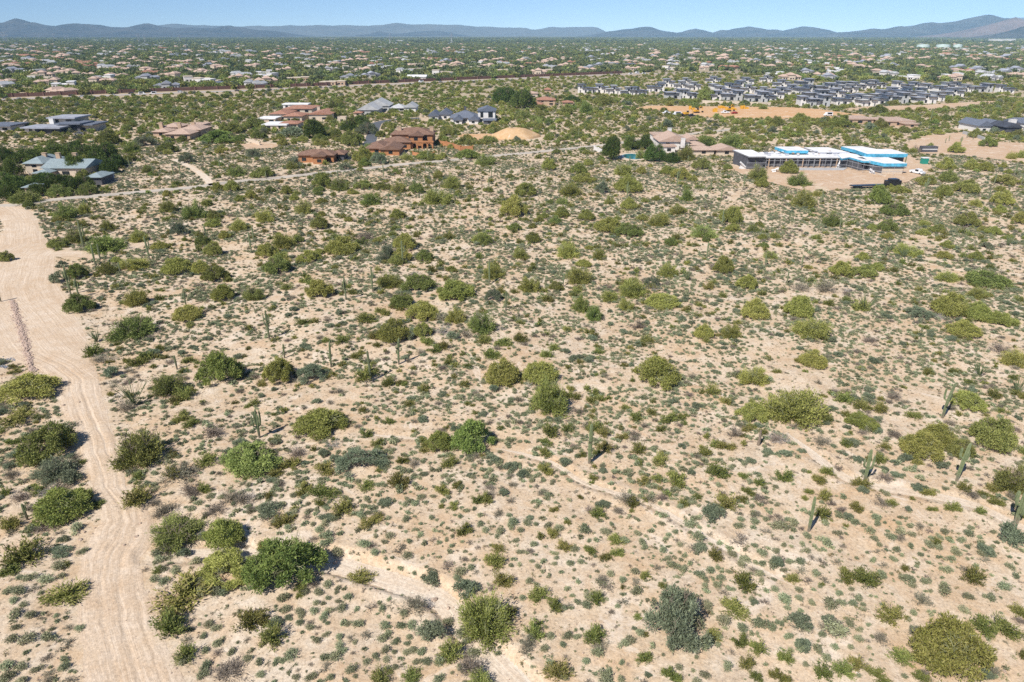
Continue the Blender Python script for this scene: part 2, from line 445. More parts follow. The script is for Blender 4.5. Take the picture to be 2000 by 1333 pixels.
# dirt road as cross rows from the traced edges
rows = []
dy = [d[0] for d in DIRT][::-1]; dl = [d[1] for d in DIRT][::-1]; dr = [d[2] for d in DIRT][::-1]
yy = 404.0
while yy < 1700:
    rows.append((yy, np.interp(yy, dy, dl), np.interp(yy, dy, dr))); yy += max(0.8, (yy - 66) * 0.008)
NC = 41
V = []; U = []
for r_, (py, l, r) in enumerate(rows):
    j1 = (fbm(np.array([py / 14.0]), np.array([3.0]), 4, 3)[0] - .45) * 18; j2 = (fbm(np.array([py / 14.0]), np.array([9.0]), 8, 3)[0] - .45) * 16
    xa, ya = flat(np.linspace(l + j1 * (py / 1300), r + j2 * (py / 1300), NC), np.full(NC, py))
    uu = xa - xa.mean() - (l < 0) * 0 + .5 * math.sin(py / 90); edge = np.clip(np.minimum(np.arange(NC), NC - 1 - np.arange(NC)) / 5, 0, 1)
    rutz = .045 * (1 - np.exp(-((np.abs(uu) - .85) / .17) ** 2) - .8 * np.exp(-((np.abs(uu - 1.9) - .85) / .15) ** 2) * (py > 700)) + .03 * (fbm(xa / .7, ya / 1.6, 71, 3) - .3)
    fx = CXP + F * xa / depth_of(ya)
    rutz = rutz + .09 * (0.5 + .5 * np.sin(xa * 7.5 + .4 * np.sin(ya))) * np.clip((fx - 180) / 12, 0, 1) * np.clip((240 - fx) / 12, 0, 1) * np.clip((py - 1012) / 15, 0, 1) * np.clip((1088 - py) / 10, 0, 1)
    V.append(np.stack([xa, ya, gh(xa, ya) + 0.012 + edge * np.clip(rutz, 0, .2)], 1)); U.append(np.stack([(xa - xa.mean()) * .8, ya * 1.2], 1))
V = np.concatenate(V); U = np.concatenate(U)
i = np.arange(len(rows) * NC).reshape(-1, NC)
Fq = np.stack([i[:-1, :-1], i[1:, :-1], i[1:, 1:], i[:-1, 1:]], -1).reshape(-1, 4)
me = mesh_np('dirt_road', V, Fq, M['road']); uv = me.uv_layers.new(name='UVMap'); uv.data.foreach_set('uv', U[Fq.ravel()].astype(np.float32).ravel())
tag(link('dirt_road', me), kind='structure')
ribbon('track', ROADS[1][0], 2.4, M['road'], 0.02, 0.3, 5, 1.5)
ribbon('road', ROADS[0][0], 2.5, M['pave'], 0.04, 0.12, 3, 2.0)
ribbon('driveway', ROADS[2][0], 3.0, M['asphalt'], 0.06, 0.03, 3, 2.0)
ribbon('path', ROADS[3][0], 1.2, M['wash'], 0.04, 0.3, 3, 2.0)
ribbon('highway_verge', ROADS[4][0], 11.5, M['lot'], 0.05, 0.04, 3, 8.0)
M['hwy'] = plain('grey_highway', (0.36, 0.335, 0.31), 0.9, 0.08, 0.1)
ribbon('highway', ROADS[4][0], 7.0, M['hwy'], 0.10, 0.0, 3, 8.0)
ribbon('side_road', ROADS[5][0], 4.5, M['lot'], 0.08, 0.1, 3, 8.0)
for k, (pl, hw, dep) in enumerate(WASHES):
    ribbon('wash', pl, hw * 0.95, M['wash'], 0.022, 0.28, 5, 0.7, seed=k * 5)

def sheet(name, poly, mat, z):
    """flat irregular sheet on the ground"""
    p = np.array(poly); out = []
    n = len(p)
    for i in range(n):
        a, b = p[i], p[(i + 1) % n]; L = np.hypot(*(b - a)); k = max(2, int(L / 3))
        for j in range(k):
            c = a + (b - a) * j / k; nr = np.array([b[1] - a[1], a[0] - b[0]]) / (L + 1e-6)
            c = c + nr * (fbm(np.array([c[0] / 5]), np.array([c[1] / 5]), 21, 3)[0] - .45) * 6
            out.append((c[0], c[1], z))
    me = bpy.data.meshes.new(name); me.from_pydata(out, [], [list(range(len(out)))]); me.materials.append(mat)
    o = link(name, me)
    if me.polygons[0].normal.z < 0: me.flip_normals()
    return tag(o, kind='structure')
for nm, key, mt, z in (('graded_ground', 'orange', 'orange', .07), ('building_site_ground', 'lot', 'lot', .06), ('sandy_lot', 'sand', 'lot', .05), ('graded_ground', 'yard', 'orange', .05), ('dirt_patch', 'patch', 'lot', .11), ('dirt_patch', 'garden', 'lot', .05), ('dirt_patch', 'terrace', 'lot', .05), ('dirt_patch', 'edge', 'lot', .05)):
    # the near lots sit on slightly uneven ground: lift them clear of it
    p = np.array(CLEAR[key]); zz = z + max(0.0, float(np.max(gh(p[:, 0], p[:, 1]))))
    sheet(nm, CLEAR[key], M[mt], zz)

def rock_mat(name, a, b, s):
    m, nt, bs = newmat(name)
    p = pos(nt); n = noise(nt, s, 6, 0.65, p); n2 = noise(nt, s * 9, 4, 0.7, p)
    mm = N(nt, 'ShaderNodeMath', operation='ADD'); nt.links.new(n.outputs[0], mm.inputs[0]); nt.links.new(n2.outputs[0], mm.inputs[1])
    r = ramp(nt, [(0.42, a), (0.58, b)]); h = N(nt, 'ShaderNodeMath', operation='MULTIPLY'); h.inputs[1].default_value = .5
    nt.links.new(mm.outputs[0], h.inputs[0]); nt.links.new(h.outputs[0], r.inputs[0]); nt.links.new(r.outputs[0], bs.inputs['Base Color'])
    bs.inputs['Roughness'].default_value = 0.95; bs.inputs['Specular IOR Level'].default_value = 0.05
    return m
M['mt_far'] = rock_mat('far_range', (0.10, 0.10, 0.08), (0.16, 0.15, 0.12), .0006)
M['mt_near'] = rock_mat('scrubby_range', (0.026, 0.030, 0.024), (0.10, 0.09, 0.07), .0022)
M['mt_pink'] = rock_mat('granite_range', (0.13, 0.10, 0.08), (0.24, 0.17, 0.14), .004)
RIDGES = [
    ('far', 18500, 1900, [(-600, 60), (200, 58), (290, 53), (350, 47), (400, 50), (500, 51), (545, 50), (562, 48.5), (580, 51), (612, 51), (623, 49), (640, 51), (700, 50), (755, 50), (777, 46), (800, 47), (860, 48), (920, 51), (990, 53), (1015, 54), (1040, 58), (1060, 55), (1115, 52), (1172, 54), (1181, 61), (1215, 70), (1640, 70), (1690, 61), (1770, 53), (1810, 46), (1890, 43), (1960, 36), (2000, 33.5), (2200, 30), (2600, 45)]),
    ('near', 13500, 2200, [(-700, 60), (-200, 50), (0, 44.5), (28, 45), (50, 38), (58, 38.5), (75, 47), (88, 43), (110, 50), (127, 52), (165, 45), (190, 48), (205, 48), (225, 52), (262, 51), (280, 45), (296, 46), (325, 53), (360, 56), (380, 54), (430, 55), (455, 49.5), (470, 53), (480, 53), (500, 59), (545, 62), (590, 70), (640, 76), (2600, 76)]),
    ('near', 15500, 1500, [(600, 80), (690, 71), (745, 61.5), (765, 66), (790, 64), (818, 60), (850, 58.5), (865, 61), (890, 66), (930, 72), (1000, 78)]),
    ('near', 14500, 2000, [(1000, 80), (1120, 74), (1172, 64), (1205, 60), (1240, 54.5), (1265, 53), (1285, 59), (1312, 63), (1332, 66.5), (1345, 60), (1362, 56.5), (1380, 60), (1398, 66.5), (1418, 59.5), (1432, 60), (1455, 54), (1475, 50), (1490, 54), (1508, 57), (1525, 58), (1540, 61.5), (1555, 56), (1575, 50.5), (1595, 51.5), (1615, 60), (1628, 64), (1700, 70), (1800, 78)]),
    ('near', 12500, 2200, [(1560, 82), (1615, 72), (1640, 63.5), (1700, 59.5), (1712, 57), (1728, 59.5), (1738, 59), (1755, 52.5), (1770, 54), (1790, 50), (1812, 44.5), (1830, 46), (1860, 41), (1876, 38), (1890, 33), (1903, 29), (1913, 30), (1928, 36), (1960, 38), (2000, 48), (2100, 60), (2300, 78)]),
    ('pink', 9500, 1500, [(1820, 78), (1880, 66), (1900, 55), (1915, 47), (1935, 38), (1950, 34), (1958, 31), (1970, 35), (1990, 38), (2030, 42), (2100, 40), (2300, 60), (2500, 76)]),
    ('near', 7600, 900, [(1920, 78), (1945, 71), (1970, 63), (2000, 53), (2050, 44), (2150, 38), (2400, 50)])]
for k, (mt, D, W, rg) in enumerate(RIDGES):
    rx = [flat_x for flat_x in []]
    Xr, Zr = [], []
    for px, py in rg:
        dx, dyv, dz = ray(px, py); tt = D / dyv
        Xr.append(dx * tt); Zr.append(CAMH + dz * tt)
    xg = np.arange(min(Xr), max(Xr), 55.0 if D < 17000 else 110.0)
    tt = np.linspace(-1, 1, 37)
    XX, TT = np.meshgrid(xg, tt)
    H = np.interp(XX, Xr, Zr)
    H = H + ((fbm(XX / 330, XX * 0 + k, 31, 4) - .47) * 46 + (.5 - np.abs(fbm(XX / 700, XX * 0 + 3 * k, 37, 2) - .37) * 3) * 26) * np.clip(H / 120, 0, 1)
    bend = (fbm(XX / 2500, TT * 0.3, 50 + k, 3) - .45) * W * 0.8
    YY = D + TT * W + bend * (1 - abs(TT))
    prof = (1 - np.abs(TT)) ** 1.25
    gul = fbm(XX / 420 + 9 * k, YY / 700, 60 + k, 5) - .47
    ZZ = H * prof + gul * H * 1.3 * np.abs(TT) ** .8 * (1 - np.abs(TT)) * 1.2 + fbm(XX / 120, YY / 160, 77, 3) * 16 * np.abs(TT) - 8
    nyy, nxx = XX.shape; ii = np.arange(nyy * nxx).reshape(nyy, nxx)
    Fq = np.stack([ii[:-1, :-1], ii[:-1, 1:], ii[1:, 1:], ii[1:, :-1]], -1).reshape(-1, 4)
    o = link('mountains', mesh_np('mountains', np.stack([XX, YY, ZZ], -1).reshape(-1, 3), Fq, M['mt_far' if mt == 'far' else 'mt_near' if mt == 'near' else 'mt_pink']))
    tag(o, kind='structure')

# ------------------------------------------------------------------ plants: leaf and twig meshes
M['palo'] = leafmat('palo_verde_leaf', (0.18, 0.20, 0.050), (0.38, 0.385, 0.105), (0.52, 0.48, 0.18), 0.018, 0.22, .15)
M['bright'] = leafmat('fresh_leaf', (0.125, 0.175, 0.05), (0.28, 0.335, 0.09), (0.42, 0.44, 0.15), 0.02, 0.15, .15)
M['mesq'] = leafmat('mesquite_leaf', (0.135, 0.165, 0.048), (0.31, 0.335, 0.10), (0.44, 0.44, 0.17), 0.025, 0.25, .15)
M['iron'] = leafmat('ironwood_leaf', (0.13, 0.16, 0.10), (0.25, 0.285, 0.18), (0.34, 0.365, 0.24), 0.02, 0.2)
M['creo'] = leafmat('creosote_leaf', (0.115, 0.138, 0.040), (0.24, 0.25, 0.068), (0.42, 0.37, 0.15), 0.03, 0.28, .15)
M['burs'] = leafmat('bursage_leaf', (0.175, 0.19, 0.10), (0.32, 0.335, 0.19), (0.40, 0.41, 0.28), 0.035, 0.28, 0.12)
M['ash'] = leafmat('ashy_twigs', (0.17, 0.145, 0.11), (0.30, 0.265, 0.20), (0.40, 0.35, 0.27), 0.03, 0.25, 0.1)
M['dkleaf'] = leafmat('garden_tree_leaf', (0.055, 0.09, 0.028), (0.14, 0.195, 0.055), (0.22, 0.27, 0.08), 0.02, 0.25)
M['bark'] = plain('grey_bark', (0.20, 0.16, 0.12), 0.9, 0.3, 6)
M['gbark'] = plain('green_bark', (0.30, 0.30, 0.16), 0.85, 0.25, 6)
M['deadwood'] = plain('weathered_wood', (0.36, 0.33, 0.30), 0.9, 0.25, 5)
M['fardk'] = leafmat('suburb_leaf', (0.115, 0.140, 0.065), (0.215, 0.245, 0.115), None, 0.03, 0.35)

def unit(v): return v / (np.linalg.norm(v, axis=-1, keepdims=True) + 1e-9)

def spray(rng, C, D, L, Wd, out=0.5, tip=None):
    """slender leaves/twigs at C growing along D; returns verts, faces, tint, tip"""
    n = len(C)
    side = unit(np.cross(D, unit(rng.normal(size=(n, 3)))))
    a = C - side * Wd[:, None] / 2; b = C + side * Wd[:, None] / 2; c = C + D * L[:, None]
    V = np.stack([a, b, c], 1).reshape(-1, 3)
    Fc = np.arange(3 * n).reshape(n, 3)
    t = rng.random(n)
    T = np.repeat(t, 3)
    tp = np.zeros((n, 3)); tp[:, 2] = 1.0
    if tip is not None: tp *= tip[:, None]
    return V, Fc, T, tp.ravel()

def crown_mesh(name, seed, mat, n=5000, lobes=9, size=0.13, wid=0.35, lobr=(0.30, 0.5), low=0.12, shag=0.5, tipf=0.35, flatb=0.0, stray=0.04):
    """a dome crown one unit in radius and height: overlapping clumps of sprays with gaps between"""
    rng = np.random.default_rng(seed)
    L = []
    for k in range(lobes):
        for _ in range(12):
            a = rng.random() * 2 * PI; el = rng.random()
            r = rng.uniform(*lobr)
            rad = (1 - r) * math.sqrt(rng.random()) * 1.02
            z = r * 0.75 + (1 - r * 0.9 - r * 0.75) * (1 - (rad / (1 - r + 1e-6)) ** 2.2) * rng.uniform(0.3, 1.0)
            c = np.array([rad * math.cos(a), rad * math.sin(a), max(low + r * 0.55, z)])
            if all(np.linalg.norm((c - q[0]) * (1, 1, .8)) > 0.13 for q in L): break
        L.append((c, r, rng.uniform(0.0, 1.0)))
    wgt = np.array([q[1] ** 2 for q in L]); wgt /= wgt.sum()
    li = rng.choice(len(L), n, p=wgt)
    Cn = np.array([q[0] for q in L])[li]; Rr = np.array([q[1] for q in L])[li]; Tn = np.array([q[2] for q in L])[li]
    d = unit(rng.normal(size=(n, 3)) + (0, 0, 0.25))
    # uneven skin on each clump
    bump = 0.66 + 0.62 * vnoise(d[:, 0] * 2.6 + li * 3.1, d[:, 1] * 2.6 + d[:, 2] * 2.1, seed)
    rr = Rr * bump * (rng.random(n) ** 0.33)
    rr = np.where(rng.random(n) < stray, Rr * rng.uniform(1.0, 1.35, n), rr)
    P = Cn + d * rr[:, None] * (1, 1, 0.85)
    keep = P[:, 2] > low * rng.random(n)
    P, d, Tn, Rr = P[keep], d[keep], Tn[keep], Rr[keep]; m = len(P)
    D = unit(d * 0.8 + rng.normal(size=(m, 3)) * shag + (0, 0, 0.15))
    ln = size * rng.uniform(0.5, 1.5, m); wd = ln * wid * rng.uniform(0.7, 1.3, m)
    V, Fc, T, tp = spray(rng, P, D, ln, wd, tip=(rng.random(m) < tipf) * 1.0)
    T = np.clip(T * 0.55 + np.repeat(Tn, 3) * 0.6 - 0.08, 0, 1)
    return mesh_np(name, V, Fc, mat, {'tint': T, 'tip': tp})

def bush_mesh(name, seed, mat, n=800, size=0.2, wid=0.22, open_=0.75, stems=26, tipf=0.6, flatz=1.0, base=0.12, twig=0):
    """a shrub one unit in radius and height: stems fanning from the base, each ending in a tuft"""
    rng = np.random.default_rng(seed)
    az = rng.random(stems) * 2 * PI; el = np.arccos(rng.random(stems) * 0.98) * open_ * 1.15
    ln = rng.uniform(0.6, 1.02, stems) * (0.85 + 0.3 * vnoise(az * 1.3, az * 0, seed))
    E_ = np.stack([np.sin(el) * np.cos(az) * ln, np.sin(el) * np.sin(az) * ln, np.cos(el) * ln * flatz], 1)
    si = rng.integers(0, stems, n); t = rng.random(n) ** 0.55
    P = E_[si] * t[:, None] + rng.normal(size=(n, 3)) * base * (0.4 + t[:, None] * 0.8)
    P[:, 2] = np.abs(P[:, 2]) * 0.97
    D = unit(unit(E_[si] + 1e-3) * 0.9 + rng.normal(size=(n, 3)) * 0.5 + (0, 0, 0.3))
    l = size * rng.uniform(0.5, 1.4, n); w_ = l * wid * rng.uniform(0.7, 1.4, n)
    tn = rng.random(stems)[si]
    V, Fc, T, tp = spray(rng, P, D, l, w_, tip=(rng.random(n) < tipf) * (t > 0.6) * 1.0)
    T = np.clip(T * 0.5 + np.repeat(tn, 3) * 0.6 - 0.05, 0, 1)
    return mesh_np(name, V, Fc, mat, {'tint': T, 'tip': tp})

def branches(mb, rng, p, d, L, r, lev, up=0.15, n=5, spread=0.6):
    q = p; pts = [p]; rad = [r]
    for k in range(3):
        d = unit(d + rng.normal(size=3) * 0.16 + (0, 0, up * .3)); q = q + d * L / 3; pts.append(q); rad.append(r * (1 - 0.22 * (k + 1)))
    if q[2] < 0.02: q[2] = 0.02
    mb.tube(pts, rad, n, cap=False)
    if lev > 0:
        for k in range(rng.integers(2, 4)):
            dd = unit(d + rng.normal(size=3) * spread)
            branches(mb, rng, pts[2 if k == 0 else 3], dd, L * rng.uniform(.6, .85), r * 0.55, lev - 1, up, max(3, n - 1), spread)

def trunk_mesh(name, seed, mat, stems=4, lev=2):
    rng = np.random.default_rng(seed); mb = MB()
    for k in range(stems):
        a = 2 * PI * (k + rng.random() * .6) / stems
        branches(mb, rng, np.array([0.03 * math.cos(a), 0.03 * math.sin(a), -0.04]), unit(np.array([math.cos(a) * .7, math.sin(a) * .7, 1.0])), 0.42, 0.035, lev, 0.15, 5, .5)
    return mb.mesh(name, mat)

def dead_mesh(name, seed, mat, stems=14, lev=2, low=False):
    rng = np.random.default_rng(seed); mb = MB()
    for k in range(stems):
        a = rng.random() * 2 * PI
        branches(mb, rng, np.array([rng.normal() * .18, rng.normal() * .18, 0.02]), unit(np.array([math.cos(a), math.sin(a), rng.uniform(0.05, .5) if low else rng.uniform(.3, 1.3)])), 0.42, 0.02, lev, 0.05, 3, .7)
    return mb.mesh(name, mat)

TT = {}
LB = (.11, .25)
TT['P'] = [crown_mesh('crown', 10 + k, M['palo'], 17000, 30 + 4 * k, 0.066, 0.42, lobr=LB, shag=.7, stray=.14) for k in range(6)]
TT['B'] = [crown_mesh('crown', 30 + k, M['bright'], 18000, 34 + 3 * k, 0.064, 0.44, lobr=LB, stray=.10) for k in range(3)]
TT['M'] = [crown_mesh('crown', 40 + k, M['mesq'], 17000, 32 + 2 * k, 0.062, 0.46, lobr=LB, tipf=.4, stray=.12) for k in range(4)]
TT['G'] = [crown_mesh('crown', 50 + k, M['iron'], 12000, 34, 0.058, 0.42, lobr=(.09, .22), stray=.12) for k in range(2)]
TT['C'] = [bush_mesh('creosote_bush', 60 + k, M['creo'], 1900, 0.17, 0.30, 0.85, 30, 0.6, base=.10) for k in range(6)]
TT['H'] = [bush_mesh('ashy_shrub', 70 + k, M['ash'], 1400, 0.16, 0.20, 0.9, 34, 0.4, base=.11) for k in range(4)]
TT['U'] = [crown_mesh('sage_shrub', 170 + k, M['iron'], 2200, 9, 0.14, 0.40, lobr=(.22, .42), shag=.7) for k in range(3)]
TT['S'] = [crown_mesh('bursage', 80 + k, M['burs'], 620, 3 + k % 4, 0.20, 0.45, lobr=(.38, .62), low=.02, shag=.7, tipf=.5) for k in range(9)]
TT['SA'] = [bush_mesh('bursage', 90 + k, M['ash'], 420, 0.20, 0.36, 1.0, 30, 0.4, base=.10) for k in range(3)]
for k_, m_, sd, nn in (('P', 'palo', 700, 3), ('B', 'bright', 710, 1), ('M', 'mesq', 720, 2), ('G', 'iron', 730, 1)):
    TT[k_] += [bush_mesh('crown', sd + q, M[m_], 15000, 0.085, 0.30, 0.95, 70 + 15 * q, 0.5, base=.075) for q in range(nn)]
TT['D'] = [crown_mesh('crown', 740 + k, M['dkleaf'], 17000, 24, 0.062, 0.46, lobr=(.16, .32), tipf=.3) for k in range(3)]
TRUNK = {'P': [trunk_mesh('trunk', 5 + k, M['gbark'], 7, 3) for k in range(2)], 'M': [trunk_mesh('trunk', 15 + k, M['bark'], 6, 3) for k in range(2)]}
LOD = {'D': [crown_mesh('crown', 750 + k, M['dkleaf'], 900, 12, 0.22, 0.6, lobr=(.2, .4)) for k in range(3)],
       'P': [crown_mesh('crown', 110 + k, M['palo'], 700, 12, 0.24, 0.6, lobr=(.16, .36)) for k in range(4)],
       'M': [crown_mesh('crown', 120 + k, M['mesq'], 700, 12, 0.25, 0.62) for k in range(4)],
       'B': [crown_mesh('crown', 125 + k, M['bright'], 560, 8, 0.25, 0.62) for k in range(2)],
       'G': [crown_mesh('crown', 130 + k, M['iron'], 480, 7, 0.25, 0.6) for k in range(2)],
       'C': [bush_mesh('bush', 140 + k, M['creo'], 260, 0.34, 0.42, 0.9, 20, .5) for k in range(4)],
       'H': [bush_mesh('bush', 150 + k, M['ash'], 220, 0.34, 0.40, 0.9, 20, .4) for k in range(3)],
       'S': [crown_mesh('bursage', 160 + k, M['burs'], 120, 3, 0.42, 0.6, lobr=(.4, .6), low=.02) for k in range(5)],
       'SA': [bush_mesh('bursage', 165 + k, M['ash'], 90, 0.42, 0.5, 1.0, 16, .4) for k in range(2)],
       'FAR': [crown_mesh('crown', 175 + k, M['fardk'], 170, 6, 0.45, 0.8) for k in range(4)] + [crown_mesh('crown', 179 + k, M['mesq'], 170, 6, 0.45, 0.8) for k in range(2)]}
M['straw'] = leafmat('straw_tufts', (0.20, 0.16, 0.085), (0.36, 0.31, 0.17), None, 0.03, 0.3, .1)
M['olivet'] = leafmat('olive_tufts', (0.15, 0.15, 0.07), (0.27, 0.27, 0.14), None, 0.03, 0.3, .1)
LOD['tO'] = [bush_mesh('tuft', 290 + k, [M['straw'], M['olivet'], M['burs'], M['ash']][k], 70, 0.5, 0.36, 1.0, 12, .4) for k in range(4)]
LOD['tS'] = [bush_mesh('tuft', 190 + k, M['ash'], 40, 0.5, 0.3, 1.0, 10, .4) for k in range(3)]

def hidden(me):
    return bpy.data.objects.new('source_' + me.name, me)        # never linked: only feeds the ground cover below

def scatter(name, label, cat, P, rz, sc, ti, meshes):
    me = bpy.data.meshes.new(name)
    me.vertices.add(len(P)); me.vertices.foreach_set('co', np.asarray(P, np.float32).ravel())
    for an, ty, v in (('rz', 'FLOAT', rz), ('ti', 'INT', ti)):
        a = me.attributes.new(an, ty, 'POINT'); a.data.foreach_set('value', np.asarray(v, np.float32 if ty == 'FLOAT' else np.int32))
    a = me.attributes.new('sc', 'FLOAT_VECTOR', 'POINT'); a.data.foreach_set('vector', np.asarray(sc, np.float32).ravel())
    me.update()
    o = link(name, me)
    ng = bpy.data.node_groups.new(name, 'GeometryNodeTree')
    ng.interface.new_socket('Geometry', in_out='INPUT', socket_type='NodeSocketGeometry')
    ng.interface.new_socket('Geometry', in_out='OUTPUT', socket_type='NodeSocketGeometry')
    gi = ng.nodes.new('NodeGroupInput'); go = ng.nodes.new('NodeGroupOutput')
    iop = ng.nodes.new('GeometryNodeInstanceOnPoints'); jn = ng.nodes.new('GeometryNodeJoinGeometry')
    for m in meshes:
        oi = ng.nodes.new('GeometryNodeObjectInfo'); oi.inputs['Object'].default_value = hidden(m)
        gt = ng.nodes.new('GeometryNodeGeometryToInstance')
        ng.links.new(oi.outputs['Geometry'], gt.inputs[0]); ng.links.new(gt.outputs[0], jn.inputs[0])
    def na(n, t):
        q = ng.nodes.new('GeometryNodeInputNamedAttribute'); q.data_type = t; q.inputs['Name'].default_value = n; return q.outputs['Attribute']
    cx = ng.nodes.new('ShaderNodeCombineXYZ'); er = ng.nodes.new('FunctionNodeEulerToRotation')
    ng.links.new(na('rz', 'FLOAT'), cx.inputs['Z']); ng.links.new(cx.outputs[0], er.inputs[0])
    ng.links.new(gi.outputs[0], iop.inputs['Points']); ng.links.new(jn.outputs[0], iop.inputs['Instance'])
    iop.inputs['Pick Instance'].default_value = True
    ng.links.new(na('ti', 'INT'), iop.inputs['Instance Index']); ng.links.new(er.outputs[0], iop.inputs['Rotation']); ng.links.new(na('sc', 'FLOAT_VECTOR'), iop.inputs['Scale'])
    ng.links.new(iop.outputs[0], go.inputs[0])
    md = o.modifiers.new('scatter', 'NODES'); md.node_group = ng
    tag(o, label, cat, kind='stuff')
    return o

